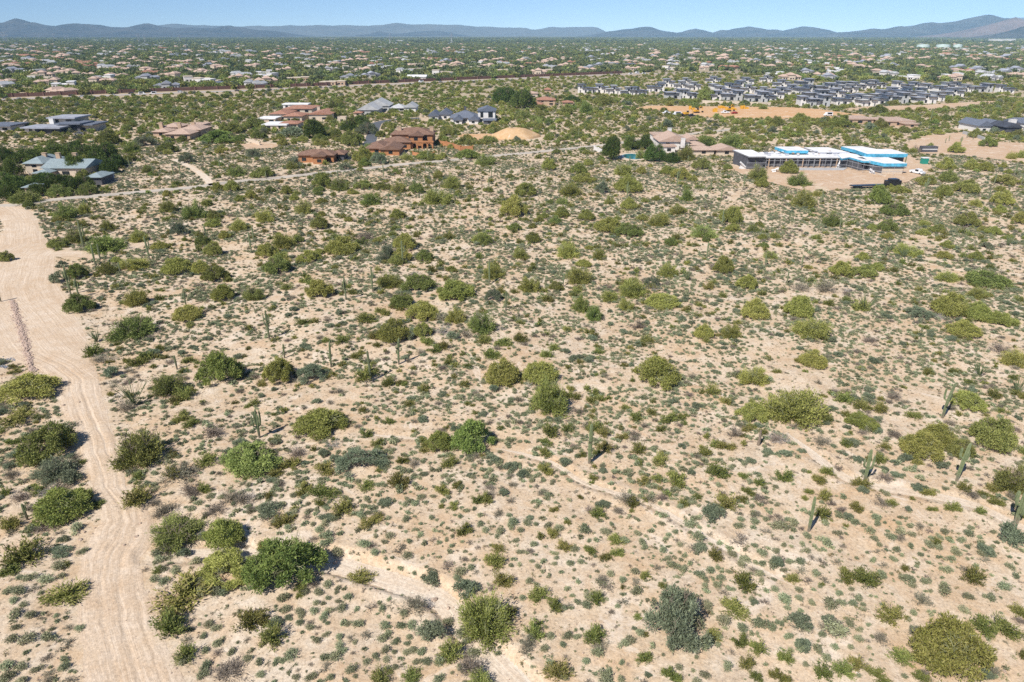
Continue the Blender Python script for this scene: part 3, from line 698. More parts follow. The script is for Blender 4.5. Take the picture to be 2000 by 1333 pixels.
# ------------------------------------------------------------------ what stands where (x0, x1, top, bottom in the photograph; kind; own name)
TREES = '''72 182 950 1027 B|round deep green palo verde beside the lower dirt road
5 118 728 790 P|bushy palo verde at the lower end of the rock berm
40 152 828 908 M|dense green tree left of the narrow stretch of dirt road
70 160 893 950 G|grey-green tangled tree beside the narrow dirt road
290 402 1008 1078 M|large dark mesquite where the dirt road widens
400 475 1012 1075 P|palo verde touching the dark mesquite by the road
390 500 1085 1145 P|broad low palo verde under the path
485 628 1046 1158 B|biggest leafy green tree at the head of the wash
892 1002 1150 1258 P|bright yellow-green palo verde leaning over the wash
1255 1392 1112 1270 G|big grey-green ironwood with bare limbs showing
1785 1925 1208 1335 P|large feathery palo verde at the lower right corner
225 325 838 918 M|dense tree hugging the narrow dirt road
435 548 862 935 M|wide green tree between road and forked saguaro
388 470 672 757 B|tall leafy tree above the ocotillo
297 370 730 778 M|
512 578 690 752 P|pale palo verde beside the grey-green one
575 640 710 752 G|rounded grey-green tree beside the pale palo verde
575 680 797 860 P|open palo verde near the many-armed saguaro
832 885 818 885 P|left half of the double palo verde
880 962 812 892 B|right half of the double palo verde
655 755 878 930 G|long low grey-green thicket in open sand
948 1015 698 757 P|left one of two palo verdes flanking dead limbs
1020 1092 705 752 P|right one of two palo verdes flanking dead limbs
1033 1117 740 815 B|tall leaning palo verde in the centre
1232 1330 697 760 P|round palo verde standing alone right of centre
1440 1500 712 757 P|
1440 1500 787 830 P|small round palo verde leaning on the big thicket
1490 1608 757 835 P|big spreading palo verde thicket on the right
1650 1710 805 842 P|dome-shaped palo verde beside the big thicket
1853 1922 763 808 P|palo verde right behind the leaning saguaro
1795 1865 828 880 P|
1758 1840 845 905 P|sprawling yellow-green palo verde left of the saguaro
1850 1900 855 900 M|
1892 1980 812 887 M|dense round tree near the right edge
1935 2010 905 972 M|
740 800 615 672 P|biggest palo verde of the central dead-brush grove
790 858 588 630 P|yellowish palo verde above the pale dead brush
805 845 625 661 M|
868 912 602 634 P|
910 968 607 655 M|palo verde next to the bleached dead brush
758 812 570 605 M|
737 785 533 566 P|
788 848 533 573 M|
848 930 545 590 P|wide palo verde above the dead brush grove
595 652 545 583 P|
500 545 475 505 P|
530 577 450 487 P|
515 570 500 537 M|
582 630 488 515 P|
635 705 462 500 P|pale wide palo verde on a sandy rise
690 732 447 472 H|
605 642 422 450 M|
762 793 408 430 P|
768 815 458 490 P|
735 785 480 512 G|
765 805 486 512 P|
812 846 488 512 M|
940 985 512 548 P|
920 960 455 477 P|
945 982 560 592 G|
1085 1130 472 506 P|
1155 1183 480 508 P|
1103 1155 510 558 P|tall pale palo verde in the middle distance
1012 1057 533 573 P|
1073 1100 548 570 M|
1115 1155 570 612 B|
1140 1178 590 628 B|vivid green tree, brightest in the middle
1172 1207 558 592 P|
1205 1262 543 584 P|
1285 1322 494 543 P|
1258 1288 533 562 G|
1260 1330 572 606 P|
1205 1240 582 608 P|
1160 1222 425 457 P|
1205 1253 435 465 M|
1265 1308 415 445 P|
1350 1400 442 468 M|
1402 1450 395 440 P|
1310 1340 403 417 M|
1002 1032 487 507 P|
1130 1160 410 432 P|
1390 1434 500 536 P|
1438 1478 522 568 P|
1448 1500 583 627 P|
1355 1392 632 664 P|
1405 1447 633 664 P|
1720 1772 395 424 M|
1865 1908 400 445 M|
1605 1645 405 445 M|
1715 1750 430 454 M|
1693 1712 437 450 P|
1740 1800 475 503 P|
1618 1665 510 540 P|
1660 1712 517 544 M|
1530 1588 577 623 P|
1548 1620 620 665 P|
1883 1970 527 566 M|
1825 1872 530 553 P|
1820 1888 572 622 P|
1880 1932 582 630 P|
1850 1910 626 662 P|
1925 1980 608 640 P|
1760 1825 600 628 G|
1890 1922 557 586 P|
1562 1612 683 722 P|
1925 1975 667 693 H|
1952 2010 683 720 P|
1975 2012 413 440 P|
1825 1858 490 508 P|
1890 1920 492 510 P|
1913 1940 472 488 G|
108 154 394 430 M|
150 180 397 420 P|
28 81 373 399 M|
95 142 362 387 M|
155 190 358 383 M|
255 290 450 475 P|
168 250 460 497 B|wide flat green tree behind the paired saguaros
95 135 465 486 M|
128 172 450 477 M|
196 225 415 452 P|
130 172 506 547 M|
97 127 530 555 U|
127 183 575 613 M|dark green tree below the roadside saguaros
245 292 563 600 P|
338 398 595 628 P|
213 308 613 668 M|broad green tree on the roadside above the ocotillo
192 227 514 540 M|
235 292 500 530 P|
318 377 503 538 P|
375 410 508 536 P|
396 447 518 552 M|
478 518 548 590 M|
412 462 558 590 P|
0 28 480 513 M|lone round tree at the left edge of the dirt pad
330 366 425 462 G|
355 405 393 430 M|
313 345 392 416 M|
398 437 467 502 M|
383 412 455 482 M|
405 432 385 430 M|
450 482 418 452 P|
498 535 410 436 P|
576 612 388 420 M|
610 650 335 368 P|
645 682 338 374 M|
690 730 352 371 M|
727 765 356 372 M|
760 797 357 378 M|
703 743 378 402 B|
478 502 362 390 P|
413 437 356 374 P|
438 468 353 376 P|
548 572 363 381 P|
490 537 326 348 M|
443 482 324 346 M|
928 970 300 324 M|
865 902 343 370 P|
798 830 357 379 M|
822 887 368 402 P|
1005 1050 357 385 P|
975 1032 385 425 P|
1055 1087 307 334 P|
1110 1147 320 341 B|
1118 1162 338 358 P|
1093 1137 357 385 P|
1160 1192 348 380 G|
1180 1202 375 400 M|
1083 1112 396 426 P|
925 962 455 479 M|
990 1020 435 452 M|
1198 1252 343 378 P|
1212 1244 384 411 P|
1325 1356 362 394 B|
1308 1352 328 352 P|
1350 1384 303 332 M|
1306 1342 400 420 P|
1460 1502 323 352 M|
1475 1502 348 368 P|
1546 1594 366 408 P|big round palo verde below the dirt building site
1535 1583 338 366 M|palo verde on the edge of the building site
1522 1557 313 341 P|yellowish palo verde against the scaffolded house
1198 1236 302 346 P|
1240 1264 325 341 P|
1288 1314 324 342 P|
1690 1737 363 400 B|
1935 1977 373 404 P|
1788 1827 340 362 M|
1833 1870 333 357 M|
1862 1912 350 380 M|
1823 1857 362 386 P|
1883 1912 312 332 P|
1908 1937 317 336 P|
1828 1866 308 333 P|
1935 1992 340 363 M|
1738 1778 363 380 P|'''
SHADE = '''0 49 310 352 D
-4 56 336 380 D
26 92 290 322 D
76 154 282 318 D
136 204 284 320 D
174 240 280 330 D
124 186 304 345 D
176 226 318 338 B
56 116 338 368 D
94 146 338 370 D
150 178 330 352 M
188 236 253 284 M
258 310 264 288 G
308 346 278 300 M
395 460 256 282 B
428 482 238 262 M
478 522 230 252 M
540 596 246 270 U
664 700 236 258 D
690 725 226 250 D
1100 1135 186 200 D
1690 1735 206 222 M
860 885 250 266 M
640 665 196 212 M
1010 1040 216 232 M
1240 1262 296 312 M
592 638 234 272 D
640 668 208 232 M
672 702 210 250 M
694 740 238 264 G
664 708 256 286 M
688 732 288 318 P
720 760 300 322 G
706 730 282 298 B
996 1046 176 214 D
956 1014 172 204 D
1158 1192 184 206 M
1172 1218 266 314 D
1213 1248 266 294 D
1242 1276 264 293 D
1254 1302 282 318 D
1294 1330 296 320 D
1318 1356 282 314 M
1352 1404 266 292 B
1400 1452 262 290 M
1704 1732 218 252 M
1688 1712 236 256 U
1616 1662 224 250 B
1290 1314 222 250 U
1360 1396 166 196 M
1850 1882 278 300 P
1912 1944 268 288 B
1965 1985 296 312 P
1982 2004 293 310 P
1890 1916 250 270 M
1930 1950 246 262 U
1805 1826 276 296 P
1780 1798 276 298 H
885 940 296 312 B
810 850 296 312 B
560 590 300 330 G
490 520 255 272 M
350 380 300 320 G
1545 1580 222 240 P
1500 1530 228 246 M
1130 1160 200 222 B
1090 1120 205 225 M
1040 1075 206 216 M
240 275 278 300 B
190 230 286 300 M
455 485 262 278 M
-4 44 364 392 D
18 62 378 398 M
100 134 358 378 M
122 166 348 376 D
146 186 344 372 D
196 236 310 342 D
210 248 300 330 D
26 64 344 372 D
58 96 358 386 D
-4 34 288 322 D
60 100 286 304 B
124 176 274 302 D
152 190 300 330 M
240 270 300 316 M
640 670 252 268 M
610 640 262 278 B
480 510 292 308 G
690 715 300 314 P
700 725 310 326 B
780 812 300 314 M
660 690 318 334 G
560 584 316 332 M
1440 1466 196 206 M
1350 1372 200 212 M
1470 1490 170 182 M
1300 1320 190 200 M
1480 1500 206 214 M
1500 1525 178 188 B
1570 1600 168 180 M
1640 1662 180 190 M
1700 1722 176 186 M
1560 1590 195 206 B
1620 1640 206 214 M
1780 1802 176 186 M
1860 1885 178 190 M
1900 1925 182 194 M
1730 1755 196 206 M
1235 1255 184 194 M
1180 1200 190 202 M
1210 1235 196 206 U'''
SHRUBS = '''0 75 797 835 C|780 812 640 668 U|845 875 608 630 H|895 925 640 662 H|870 900 645 665 U|820 850 655 676 C|968 1000 655 680 C|718 745 640 665 C|0 25 947 970 C|0 85 1053 1115 C|87 172 1137 1188 C|300 420 1130 1200 C|297 365 1190 1253 C|340 392 1257 1297 C|455 520 1185 1235 C|410 490 1292 1340 H|672 735 1113 1152 C|502 560 1205 1265 C|882 936 1132 1172 U|817 862 1105 1138 U|780 835 1160 1205 H|815 872 1200 1255 U|850 905 1240 1300 C|890 945 1262 1325 H|910 965 1313 1345 C|718 775 1312 1345 C|780 830 1310 1340 C|958 990 1060 1082 C|890 925 1017 1048 C|700 750 1003 1035 C|945 990 1077 1112 C|960 1003 1115 1150 C|1030 1080 1145 1180 C|1065 1100 1170 1200 C|1145 1180 1140 1183 C|1137 1187 1212 1262 C|1020 1065 1215 1255 C|1062 1120 1290 1335 C|1242 1275 1268 1300 C|1290 1330 1296 1335 C|1400 1462 1168 1210 C|1430 1480 1112 1157 C|1380 1415 1067 1097 C|1425 1462 1238 1268 C|1462 1500 1245 1282 C|1440 1475 1275 1310 C|1462 1490 1295 1333 C|1046 1065 1034 1055 C|1066 1094 1030 1052 C|1085 1118 1056 1082 C|1140 1166 1056 1085 C|1185 1222 1042 1068 C|1168 1195 1078 1098 C|1192 1220 1068 1090 C|1632 1672 1095 1140 C|1660 1715 1090 1153 C|1875 1922 1108 1146 C|1712 1770 1182 1225 C|1895 1948 1192 1245 C|1935 1990 1205 1248 C|1515 1550 1258 1300 C|1585 1628 1298 1333 C|1622 1665 1282 1326 C|1655 1692 1275 1312 C|1732 1785 1265 1302 C|1780 1815 1310 1338 C|1690 1742 1310 1340 C|1500 1542 1305 1338 C|1975 2012 1160 1212 C|1985 2012 1235 1290 C|1535 1563 1116 1142 C|1600 1660 1205 1247 H|1780 1820 1150 1190 H|1770 1805 1215 1250 H|1540 1590 1195 1232 U|1550 1585 1245 1277 U|1940 1998 1020 1067 U|310 385 900 950 H|318 355 905 940 C|242 305 948 997 C|297 350 980 1018 H|375 427 885 914 C|350 395 940 975 H|690 745 708 748 C|745 775 735 758 C|610 658 900 932 C|543 590 892 923 C|575 612 940 968 C|598 660 945 982 C|640 692 975 1010 C|755 805 920 957 C|770 795 944 960 S|848 880 927 970 C|695 735 942 960 C|772 800 882 910 C|795 822 893 916 H|500 557 978 1014 U|858 896 890 916 C|918 945 958 987 C|1055 1095 820 855 C|1142 1180 818 850 C|1165 1195 828 856 C|1163 1200 860 886 C|1225 1255 800 827 C|1285 1327 802 832 C|1048 1083 898 930 C|1230 1262 865 890 C|1268 1312 883 912 C|1298 1344 918 954 C|1372 1405 738 775 C|1405 1430 760 792 C|1415 1450 820 857 H|1397 1434 858 884 C|1355 1392 870 896 C|1378 1422 890 936 C|1470 1495 925 952 C|1393 1446 963 1002 C|1200 1245 955 990 H|1222 1252 968 992 C|1367 1430 985 1022 U|1280 1305 958 980 H|1628 1667 762 792 C|1660 1702 778 804 C|1703 1738 768 810 C|1765 1802 802 822 C|1728 1762 758 786 H|1925 1957 760 782 C|1985 2012 870 892 C|1588 1628 850 874 H|1638 1664 843 875 C|1602 1630 898 932 C|1510 1548 915 945 C|1585 1615 925 948 C|1660 1702 930 957 C|1700 1732 880 908 C|1797 1826 945 973 C|1868 1898 938 963 C|1658 1688 976 1002 C|1588 1626 983 1018 C|1612 1632 965 990 H|1710 1742 920 944 H|1700 1740 973 992 H|1878 1916 955 977 H|1930 1960 968 992 C|1845 1878 978 1002 C|1800 1824 716 735 C|1500 1530 840 868 H|758 790 588 606 C|732 752 597 614 C|693 737 608 632 C|650 692 655 673 C|575 612 620 637 C|833 857 515 534 C|548 574 548 569 C|585 612 538 555 C|742 765 596 618 C|830 867 673 692 C|852 882 664 684 C|928 960 655 674 C|940 978 680 706 C|1000 1032 640 673 C|1055 1082 665 702 C|1070 1098 670 686 C|1370 1397 550 567 C|1400 1422 570 583 C|1230 1262 620 645 H|1310 1337 455 470 C|1605 1630 583 600 C|1660 1700 578 612 C|1680 1717 655 674 H|1540 1590 556 572 H|1590 1640 545 575 H|300 352 745 778 H|355 392 815 838 C|395 440 820 860 H|335 372 808 830 C|250 295 695 720 C|165 205 668 700 C|180 225 688 712 H|205 240 708 740 U|225 262 780 808 H|240 262 760 780 C|330 356 765 790 C|345 385 755 785 C|350 372 795 815 C|270 305 685 708 C|430 470 945 985 H|385 415 935 965 C|455 500 955 990 H|400 450 985 1010 H|310 345 1062 1090 H|345 375 1068 1095 U|60 112 1022 1048 H|100 145 1068 1092 U|0 40 1100 1130 C|95 140 935 968 H|120 165 918 950 U|60 100 975 1000 H|20 60 955 985 H|0 45 1000 1040 C|25 60 850 870 C|10 50 880 900 U|5 40 915 940 H|100 150 840 852 S|560 600 870 900 H|530 575 1003 1035 C|620 652 1003 1022 U|500 530 1020 1068 C|500 532 1183 1225 C|520 555 1205 1230 U|1010 1050 1240 1275 H|1155 1195 1250 1278 H|1160 1190 1120 1145 H|1350 1390 1060 1085 U|1500 1530 1080 1110 U|1600 1640 1200 1225 U|1700 1740 1240 1262 H|1905 1940 1060 1090 U'''
OCOT = '264 792 740|345 1 0|1343 548 528|1912 735 710|1986 769 738|1765 503 482|1735 492 470|1690 608 575|190 668 645|1500 0 0|1968 480 462'
SAG = '''1151 905 828 0|thick armless saguaro with scarred middle, in open sand
1579 1038 970 1|lone saguaro with one short arm beside a small tree
1688 941 878 2|saguaro with arms near its top casting a dark shadow
1868 940 866 2|saguaro with two upraised arms before the sprawling trees
1840 817 748 3|leaning saguaro with low curved arms on the right
1984 1022 960 4|stout many-armed saguaro at the right edge
507 855 800 5|saguaro with five upright arms like a candelabra
779 712 660 3|saguaro with a ring of stubby arms
724 745 685 0|armless saguaro in front of a yellowish shrub
647 717 667 0|slim bare saguaro with a long thin shadow
556 700 672 0|
526 662 606 3|dark three-armed saguaro standing left of centre
676 585 538 3|
728 570 520 1|
787 515 470 1|
956 555 508 0|
988 607 568 1|
1380 508 474 1|lone pale saguaro with its shadow on bare ground
1410 442 410 1|
1537 555 530 0|
138 575 520 3|tall cluster saguaro beside the dirt road junction
154 580 543 3|
187 520 478 0|
196 507 476 0|
164 485 432 1|
292 507 462 1|
235 532 512 0|
491 492 453 0|
496 472 441 0|
404 472 440 3|
364 600 572 0|
346 722 694 0|
2 590 560 1|armed saguaro at the left edge of the gravel pad
54 1016 984 1|small saguaro stump with a side bud near the left edge
662 366 333 0|
760 402 376 0|
750 350 322 0|
797 352 325 0|
340 345 320 0|
354 347 318 0|
254 328 308 0|
1225 387 355 2|
1322 368 333 3|
1343 320 304 0|
1228 341 305 0|
1388 372 347 0|
1408 392 358 0|
1378 397 384 0|
1452 370 340 0|
1520 387 362 0|
1604 397 372 4|
1806 377 347 4|
1941 362 338 0|
1981 343 318 1|
1994 362 344 0|
1808 422 402 0|
1873 420 396 1|
1727 503 480 1|
1494 520 498 0|
1565 523 498 0|
1903 249 228 0|
1817 238 212 0|
1846 280 270 0|
1853 276 264 0|
1875 286 267 2|
1888 270 258 0|
1900 273 260 0|
885 308 290 0|
836 312 288 0|
960 345 325 0|
955 372 345 0|
1100 560 535 0|
832 340 318 0|
1080 320 300 0|
590 375 352 0|
520 350 335 0|
1015 300 280 0|
1660 290 262 0|
1580 285 262 0|
1700 270 245 0|
1870 250 232 1|
1335 265 246 0|
1290 262 240 0|
1130 270 250 0|
1765 330 305 0|
1930 390 370 0|
1545 300 280 0|
430 330 310 0|
300 340 322 0|
1640 445 425 0|'''
# small grey cushions in the four lower quarters of the frame: x y width, in quarter pixels from the tile's corner
CUSH = [(0, '90 140 90,260 100 110,600 110 120,470 140 80,515 195 70,350 160 50,440 250 50,480 300 120,640 280 90,465 390 110,240 495 110,150 490 70,360 500 110,480 480 70,60 590 90,150 590 120,260 580 80,110 670 80,185 700 70,320 615 60,540 880 80,620 890 80,120 885 80,80 970 100,220 970 130,390 950 120,320 815 50,230 780 100,130 770 120,520 1010 120,560 1290 110,510 1130 90,300 1210 90,380 1240 90,170 1180 100,60 1170 120,360 1120 90,70 1260 110,160 1300 90,20 1300 90,500 1200 100,1210 130 60,1290 60 60,1270 340 110,1140 430 60,1270 430 80,1390 430 100,1210 500 80,1290 520 90,1690 590 130,1750 590 110,1910 580 60,1630 850 90,1690 895 90,1490 900 60,1590 945 70,1460 975 90,1700 1010 100,1610 1060 80,1440 1130 110,1700 1080 90,1810 1070 80,1930 1130 90,1960 1070 60,1610 1170 100,1590 1240 110,1930 980 60,1520 370 100,1300 110 60,1230 300 100,1960 580 60'),
 (500, '60 20 90,170 40 90,260 40 60,250 95 70,400 20 70,380 70 60,440 75 60,300 115 50,190 150 50,610 30 80,520 70 90,490 120 80,550 165 110,450 190 80,560 220 110,640 260 110,660 155 60,790 130 60,680 85 40,840 230 110,930 170 50,1050 165 80,1170 35 80,1130 100 50,1000 220 60,1000 290 50,930 300 80,1015 345 40,1120 270 110,1280 155 60,1200 210 60,1320 230 60,1380 200 60,1400 130 50,1440 135 40,1490 205 40,1610 215 40,1670 220 60,1510 295 60,1540 245 50,1735 260 50,1425 340 40,1750 75 70,1800 120 80,1900 130 90,1980 100 80,1240 435 50,1130 400 60,1190 320 90,1500 395 110,1600 440 110,1690 410 80,1720 450 60,1570 500 70,1700 360 50,560 540 90,490 605 90,640 575 60,650 520 50,380 610 80,570 650 60,720 640 80,220 650 110,470 685 70,640 680 50,235 740 90,345 760 90,450 755 80,580 745 80,670 725 90,515 790 90,360 790 70,340 850 80,420 850 80,560 855 50,420 880 70,680 845 60,720 855 60,800 850 100,900 720 90,990 735 80,785 740 50,1035 660 50,540 930 70,490 885 50,480 980 80,655 965 80,740 970 80,775 1000 50,865 940 100,1000 870 90,980 965 90,1030 930 80,1090 990 80,1190 960 70,1180 1010 60,1130 870 90,1220 860 90,1150 770 80,650 1030 90,600 1110 110,540 1120 90,680 1060 80,755 1085 50,850 1050 50,1010 1055 90,1080 1080 60,940 1110 80,870 1150 70,1020 1130 70,1170 1080 70,1220 1060 90,1300 1070 90,1080 1195 70,1260 1160 80,1330 1150 90,740 1210 100,540 1190 110,430 1175 50,430 1265 100,310 1275 70,280 1085 120,30 1150 80,140 1160 60,35 1250 80,570 1280 80,490 1310 60,200 1205 40,440 1090 30,140 1310 50,130 840 100,1890 1085 60,1500 840 90,1600 930 110,1640 990 90,1430 1140 100,1040 1270 80,1690 1090 120,1600 1200 100,1440 1290 100'),
 (1000, '20 60 110,60 120 70,120 60 80,240 30 60,280 90 80,365 110 90,190 80 50,30 205 60,70 300 70,15 350 50,170 235 70,180 320 40,240 365 60,205 410 60,290 485 50,385 460 50,340 535 40,140 525 80,195 550 60,425 580 60,450 385 80,530 365 70,330 385 50,345 340 50,315 305 50,480 275 90,415 45 50,480 20 40,535 35 30,560 110 110,540 175 60,665 195 60,600 205 50,635 395 50,665 450 40,690 60 50,780 80 50,730 130 90,745 40 40,850 25 40,955 25 40,980 150 70,925 115 30,880 200 90,1020 215 80,1030 255 70,960 260 30,1020 345 30,1100 350 25,1185 285 80,1215 345 60,1165 75 60,1105 95 40,1090 135 60,1215 160 60,1210 195 50,1290 205 60,1310 240 60,1275 135 60,1230 50 50,1390 75 110,1470 100 50,1455 175 120,1420 260 110,1340 315 60,1310 300 40,1315 360 50,1550 155 60,1610 220 60,1400 390 60,1540 430 90,1610 415 50,1460 465 90,1340 430 90,1260 400 110,1130 415 80,965 445 80,770 460 80,865 515 70,520 525 50,700 520 90,740 560 110,600 640 90,505 690 70,590 700 100,440 710 80,410 730 60,465 635 50,75 655 70,865 630 50,865 680 90,830 720 60,965 530 90,970 590 110,1500 510 70,1505 555 60,1630 495 80,1595 550 80,1525 605 60,1660 610 80,1710 590 70,1515 710 110,1450 830 150,1690 260 60,1725 310 90,1820 350 90,1785 385 80,1895 375 60,1955 390 80,1880 430 80,1930 460 80,1790 40 70,1890 50 80,1770 90 90,1890 100 60,1985 40 60,1895 245 60,1950 300 90,1980 130 80,1780 190 150,1690 450 60,1950 520 60,1880 665 70,1970 680 80,1650 820 120,1800 890 100,1940 860 140,1990 590 60,430 945 90,510 960 70,405 1015 70,495 905 40,420 1115 60,570 1140 80,250 1045 80,150 950 80,110 1060 110,290 950 90,295 1160 80,855 1155 60,670 1070 110,870 1010 100,920 980 90,1000 930 90,1100 1030 60,1185 1100 40,1445 1115 50,1430 1020 90,1500 1000 140,1600 950 90,1715 1075 60,1680 1180 100,1500 1255 90,720 1270 150,860 1290 80,1035 1310 70,1440 1310 90,1310 1190 80,400 1280 80,600 1310 70'),
 (1500, '90 80 140,190 60 100,190 125 60,260 115 60,90 50 100,15 20 80,70 10 80,440 60 80,655 50 100,535 135 80,570 180 50,430 205 120,60 195 60,175 185 50,225 175 30,260 225 60,125 245 60,60 285 70,145 290 30,290 285 80,390 280 50,355 250 50,100 340 90,175 365 80,255 365 80,335 335 70,420 370 90,535 370 80,300 165 80,580 250 60,500 255 50,740 90 50,850 25 90,840 70 70,915 70 40,1020 65 60,1110 85 70,800 130 90,830 190 70,960 170 90,1120 155 70,1030 120 110,875 240 60,850 290 60,1005 280 80,1110 240 60,1195 315 60,1215 275 40,980 350 70,820 365 60,905 395 80,890 470 100,1260 385 50,1260 130 60,1270 85 40,1345 170 70,1380 135 80,1250 230 90,1280 190 60,1340 260 80,1425 210 60,1450 265 60,1460 300 90,1560 145 90,1580 110 50,1510 205 80,1560 255 50,1665 225 70,1660 180 50,1430 345 70,1555 350 40,1690 350 90,1665 310 70,1375 415 100,1160 410 40,1430 375 30,1625 410 60,1530 425 80,1790 225 50,1760 250 40,1760 140 60,1990 290 60,1960 345 30,1890 410 80,1930 480 70,1940 385 40,1750 480 40,1840 560 110,1560 640 90,1350 580 130,1240 530 90,1240 490 50,1110 500 100,1120 555 70,1040 490 90,260 435 90,120 440 60,300 515 80,370 460 80,440 510 80,35 390 100,60 580 80,130 660 120,240 655 70,235 590 70,340 690 70,150 730 60,245 755 50,550 615 70,350 590 40,480 690 130,570 690 80,660 695 80,720 660 80,740 700 60,750 745 60,530 760 30,650 590 60,1530 740 90,1140 770 70,1270 775 60,1090 820 60,1760 650 90,1700 640 60,20 870 90,110 865 50,260 860 150,155 950 80,240 1030 110,300 910 60,420 880 70,520 880 170,640 850 80,700 890 70,700 970 80,430 940 80,380 1050 100,290 1170 60,460 1120 90,645 1040 60,520 1040 70,810 960 40,790 1040 50,770 990 50')]

# ------------------------------------------------------------------ buildings
def tile(name, a, b):
    m, nt, bs = newmat(name)
    tc = N(nt, 'ShaderNodeTexCoord').outputs['Object']
    wv = N(nt, 'ShaderNodeTexWave', wave_type='BANDS', bands_direction='X'); wv.inputs['Scale'].default_value = 1.6; wv.inputs['Distortion'].default_value = 0.6
    nt.links.new(tc, wv.inputs['Vector'])
    n = noise(nt, 0.9, 5, 0.75, tc)
    c = mixc(nt, maprange(nt, n.outputs[0], .35, .65), a, b)
    c = mixc(nt, maprange(nt, wv.outputs[1], 0, 1, 0, .22), c, tuple(q * .55 for q in a))
    nt.links.new(c, bs.inputs['Base Color']); bs.inputs['Roughness'].default_value = .85; bs.inputs['Specular IOR Level'].default_value = .15
    bp = N(nt, 'ShaderNodeBump'); bp.inputs['Distance'].default_value = .06; nt.links.new(wv.outputs[1], bp.inputs['Height']); nt.links.new(bp.outputs[0], bs.inputs['Normal'])
    return m
M['terra'] = tile('terracotta_tile', (0.36, 0.17, 0.11), (0.48, 0.27, 0.19))
M['pinkt'] = tile('faded_clay_tile', (0.48, 0.335, 0.255), (0.60, 0.45, 0.36))
M['brownt'] = tile('brown_tile', (0.20, 0.115, 0.08), (0.32, 0.20, 0.145))
M['slate'] = tile('slate_blue_roof', (0.13, 0.15, 0.19), (0.20, 0.22, 0.27))
M['bluegrey'] = tile('blue_grey_shingle', (0.26, 0.32, 0.34), (0.34, 0.40, 0.41))
M['char'] = plain('charcoal_roof', (0.06, 0.065, 0.08), .7, .25, .3)
M['midgrey'] = plain('grey_gravel_roof', (0.31, 0.32, 0.36), .9, .2, .3)
M['palegrey'] = plain('pale_shingle', (0.42, 0.42, 0.42), .85, .15, .4)
M['whiter'] = plain('white_roof', (0.70, 0.69, 0.68), .8, .13, .25)
M['blue'] = plain('blue_fascia', (0.09, 0.37, 0.54), .75, .3, .8)
M['white'] = plain('white_stucco', (0.68, 0.65, 0.61), .9, .06, .8)
M['cream'] = plain('cream_stucco', (0.55, 0.46, 0.36), .9, .08, .8)
M['tan'] = plain('tan_stucco', (0.46, 0.33, 0.23), .9, .08, .8)
M['orange_w'] = plain('orange_stucco', (0.40, 0.185, 0.085), .9, .12, .8)
M['greyw'] = plain('grey_stucco', (0.42, 0.42, 0.41), .9, .08, .8)
M['darkw'] = plain('dark_cladding_and_bay_shade', (0.09, 0.09, 0.10), .8, .2, .8)  # real dark cladding, and the painted shade in the unfinished house's open bays
M['glass'] = plain('dark_glass', (0.02, 0.025, 0.03), .15, .1, 1, spec=.6)
M['rawblock'] = plain('raw_block', (.17, .17, .175), .9, .2, .6)
M['steel'] = plain('pale_scaffold_tube', (0.42, 0.42, 0.44), .5, .05, 1, metal=.3)
M['brownwall'] = plain('brown_block_wall', (0.155, 0.085, 0.065), .9, .12, .2)
M['water'] = plain('pool_water', (0.03, 0.20, 0.24), .08, .1, 1, spec=.7)
M['tank'] = plain('pale_green_tank', (0.55, 0.64, 0.58), .6, .05, .1)
M['mound'] = sand_mat('mound_soil', (0.55, 0.36, 0.19), (0.50, 0.31, 0.15), (0.60, 0.42, 0.25), speck=.15)
FOOT = []           # x, y, radius kept clear of plants

def house(name, label, blocks, cat='house', group=None, wins=True, door=None, k=1.0):
    """blocks: (xl, xr, base row, depth m, wall height m, roof, roof height, wall material, roof material)"""
    xs_ = [flat(b[0], b[2])[0] for b in blocks] + [flat(b[1], b[2])[0] for b in blocks]
    y0 = min(flat(1000, b[2])[1] for b in blocks)
    cx = (min(xs_) + max(xs_)) / 2
    root = empty(name, (cx, y0, 0)); tag(root, label, cat, group)
    for bi, (xl, xr, yb, dep, h, roof, rh, wm, rm) in enumerate(blocks):
        a = flat(xl, yb)[0] - cx; b = flat(xr, yb)[0] - cx; y = flat(xl, yb)[1] - y0
        e = 0.013 * bi
        FOOT.append((cx + (a + b) / 2, y0 + y + dep / 2, max(b - a, dep) / 2 + 1.5))
        MB().box(a, b, y, y + dep, -0.5, h - .3).build('wall', M[wm], root)
        rb = MB()
        if roof == 'flat': rb.box(a - .5 * k, b + .5 * k, y - .5 * k, y + dep + .5 * k, h - .3, h + rh + e)
        elif roof == 'slab': rb.box(a - 1.4, b + 1.4, y - 1.6, y + dep + 1.2, h - .3, h + rh + e)
        elif roof == 'parapet':
            rb.box(a + .25, b - .25, y + .25, y + dep - .25, h - .3, h - .05 + e)
            pr = MB(); t = .25
            pr.box(a, b, y, y + t, h - .3, h + .35 + e).box(a, b, y + dep - t, y + dep, h - .3, h + .35 + e).box(a, a + t, y + t, y + dep - t, h - .3, h + .35 + e).box(b - t, b, y + t, y + dep - t, h - .3, h + .35 + e)
            pr.build('parapet', M[wm], root)
        else: rb.hip(a - .7, b + .7, y - .7, y + dep + .7, h + e, rh, gable=(roof == 'gable'))
        rb.build('roof', M[rm], root)
        if wins:
            n = max(1, int((b - a) / 5.0))
            for q in range(n):
                c = a + (b - a) * (q + .5) / n + 0.3 * math.sin(q * 7 + bi)
                hw = .9 + .5 * ((q * 5 + bi * 3) % 3) / 2
                wb = MB().box(c - hw, c + hw, y - .06, y + .02, min(.9, h * .25), min(h - .8, 2.6))
                wb.build('window', M['glass'], root)
                if h > 5: MB().box(c - hw, c + hw, y - .06, y + .02, 3.6, h - .9).build('window', M['glass'], root)
    root.scale = (1, 1, .76)
    return root, cx, y0

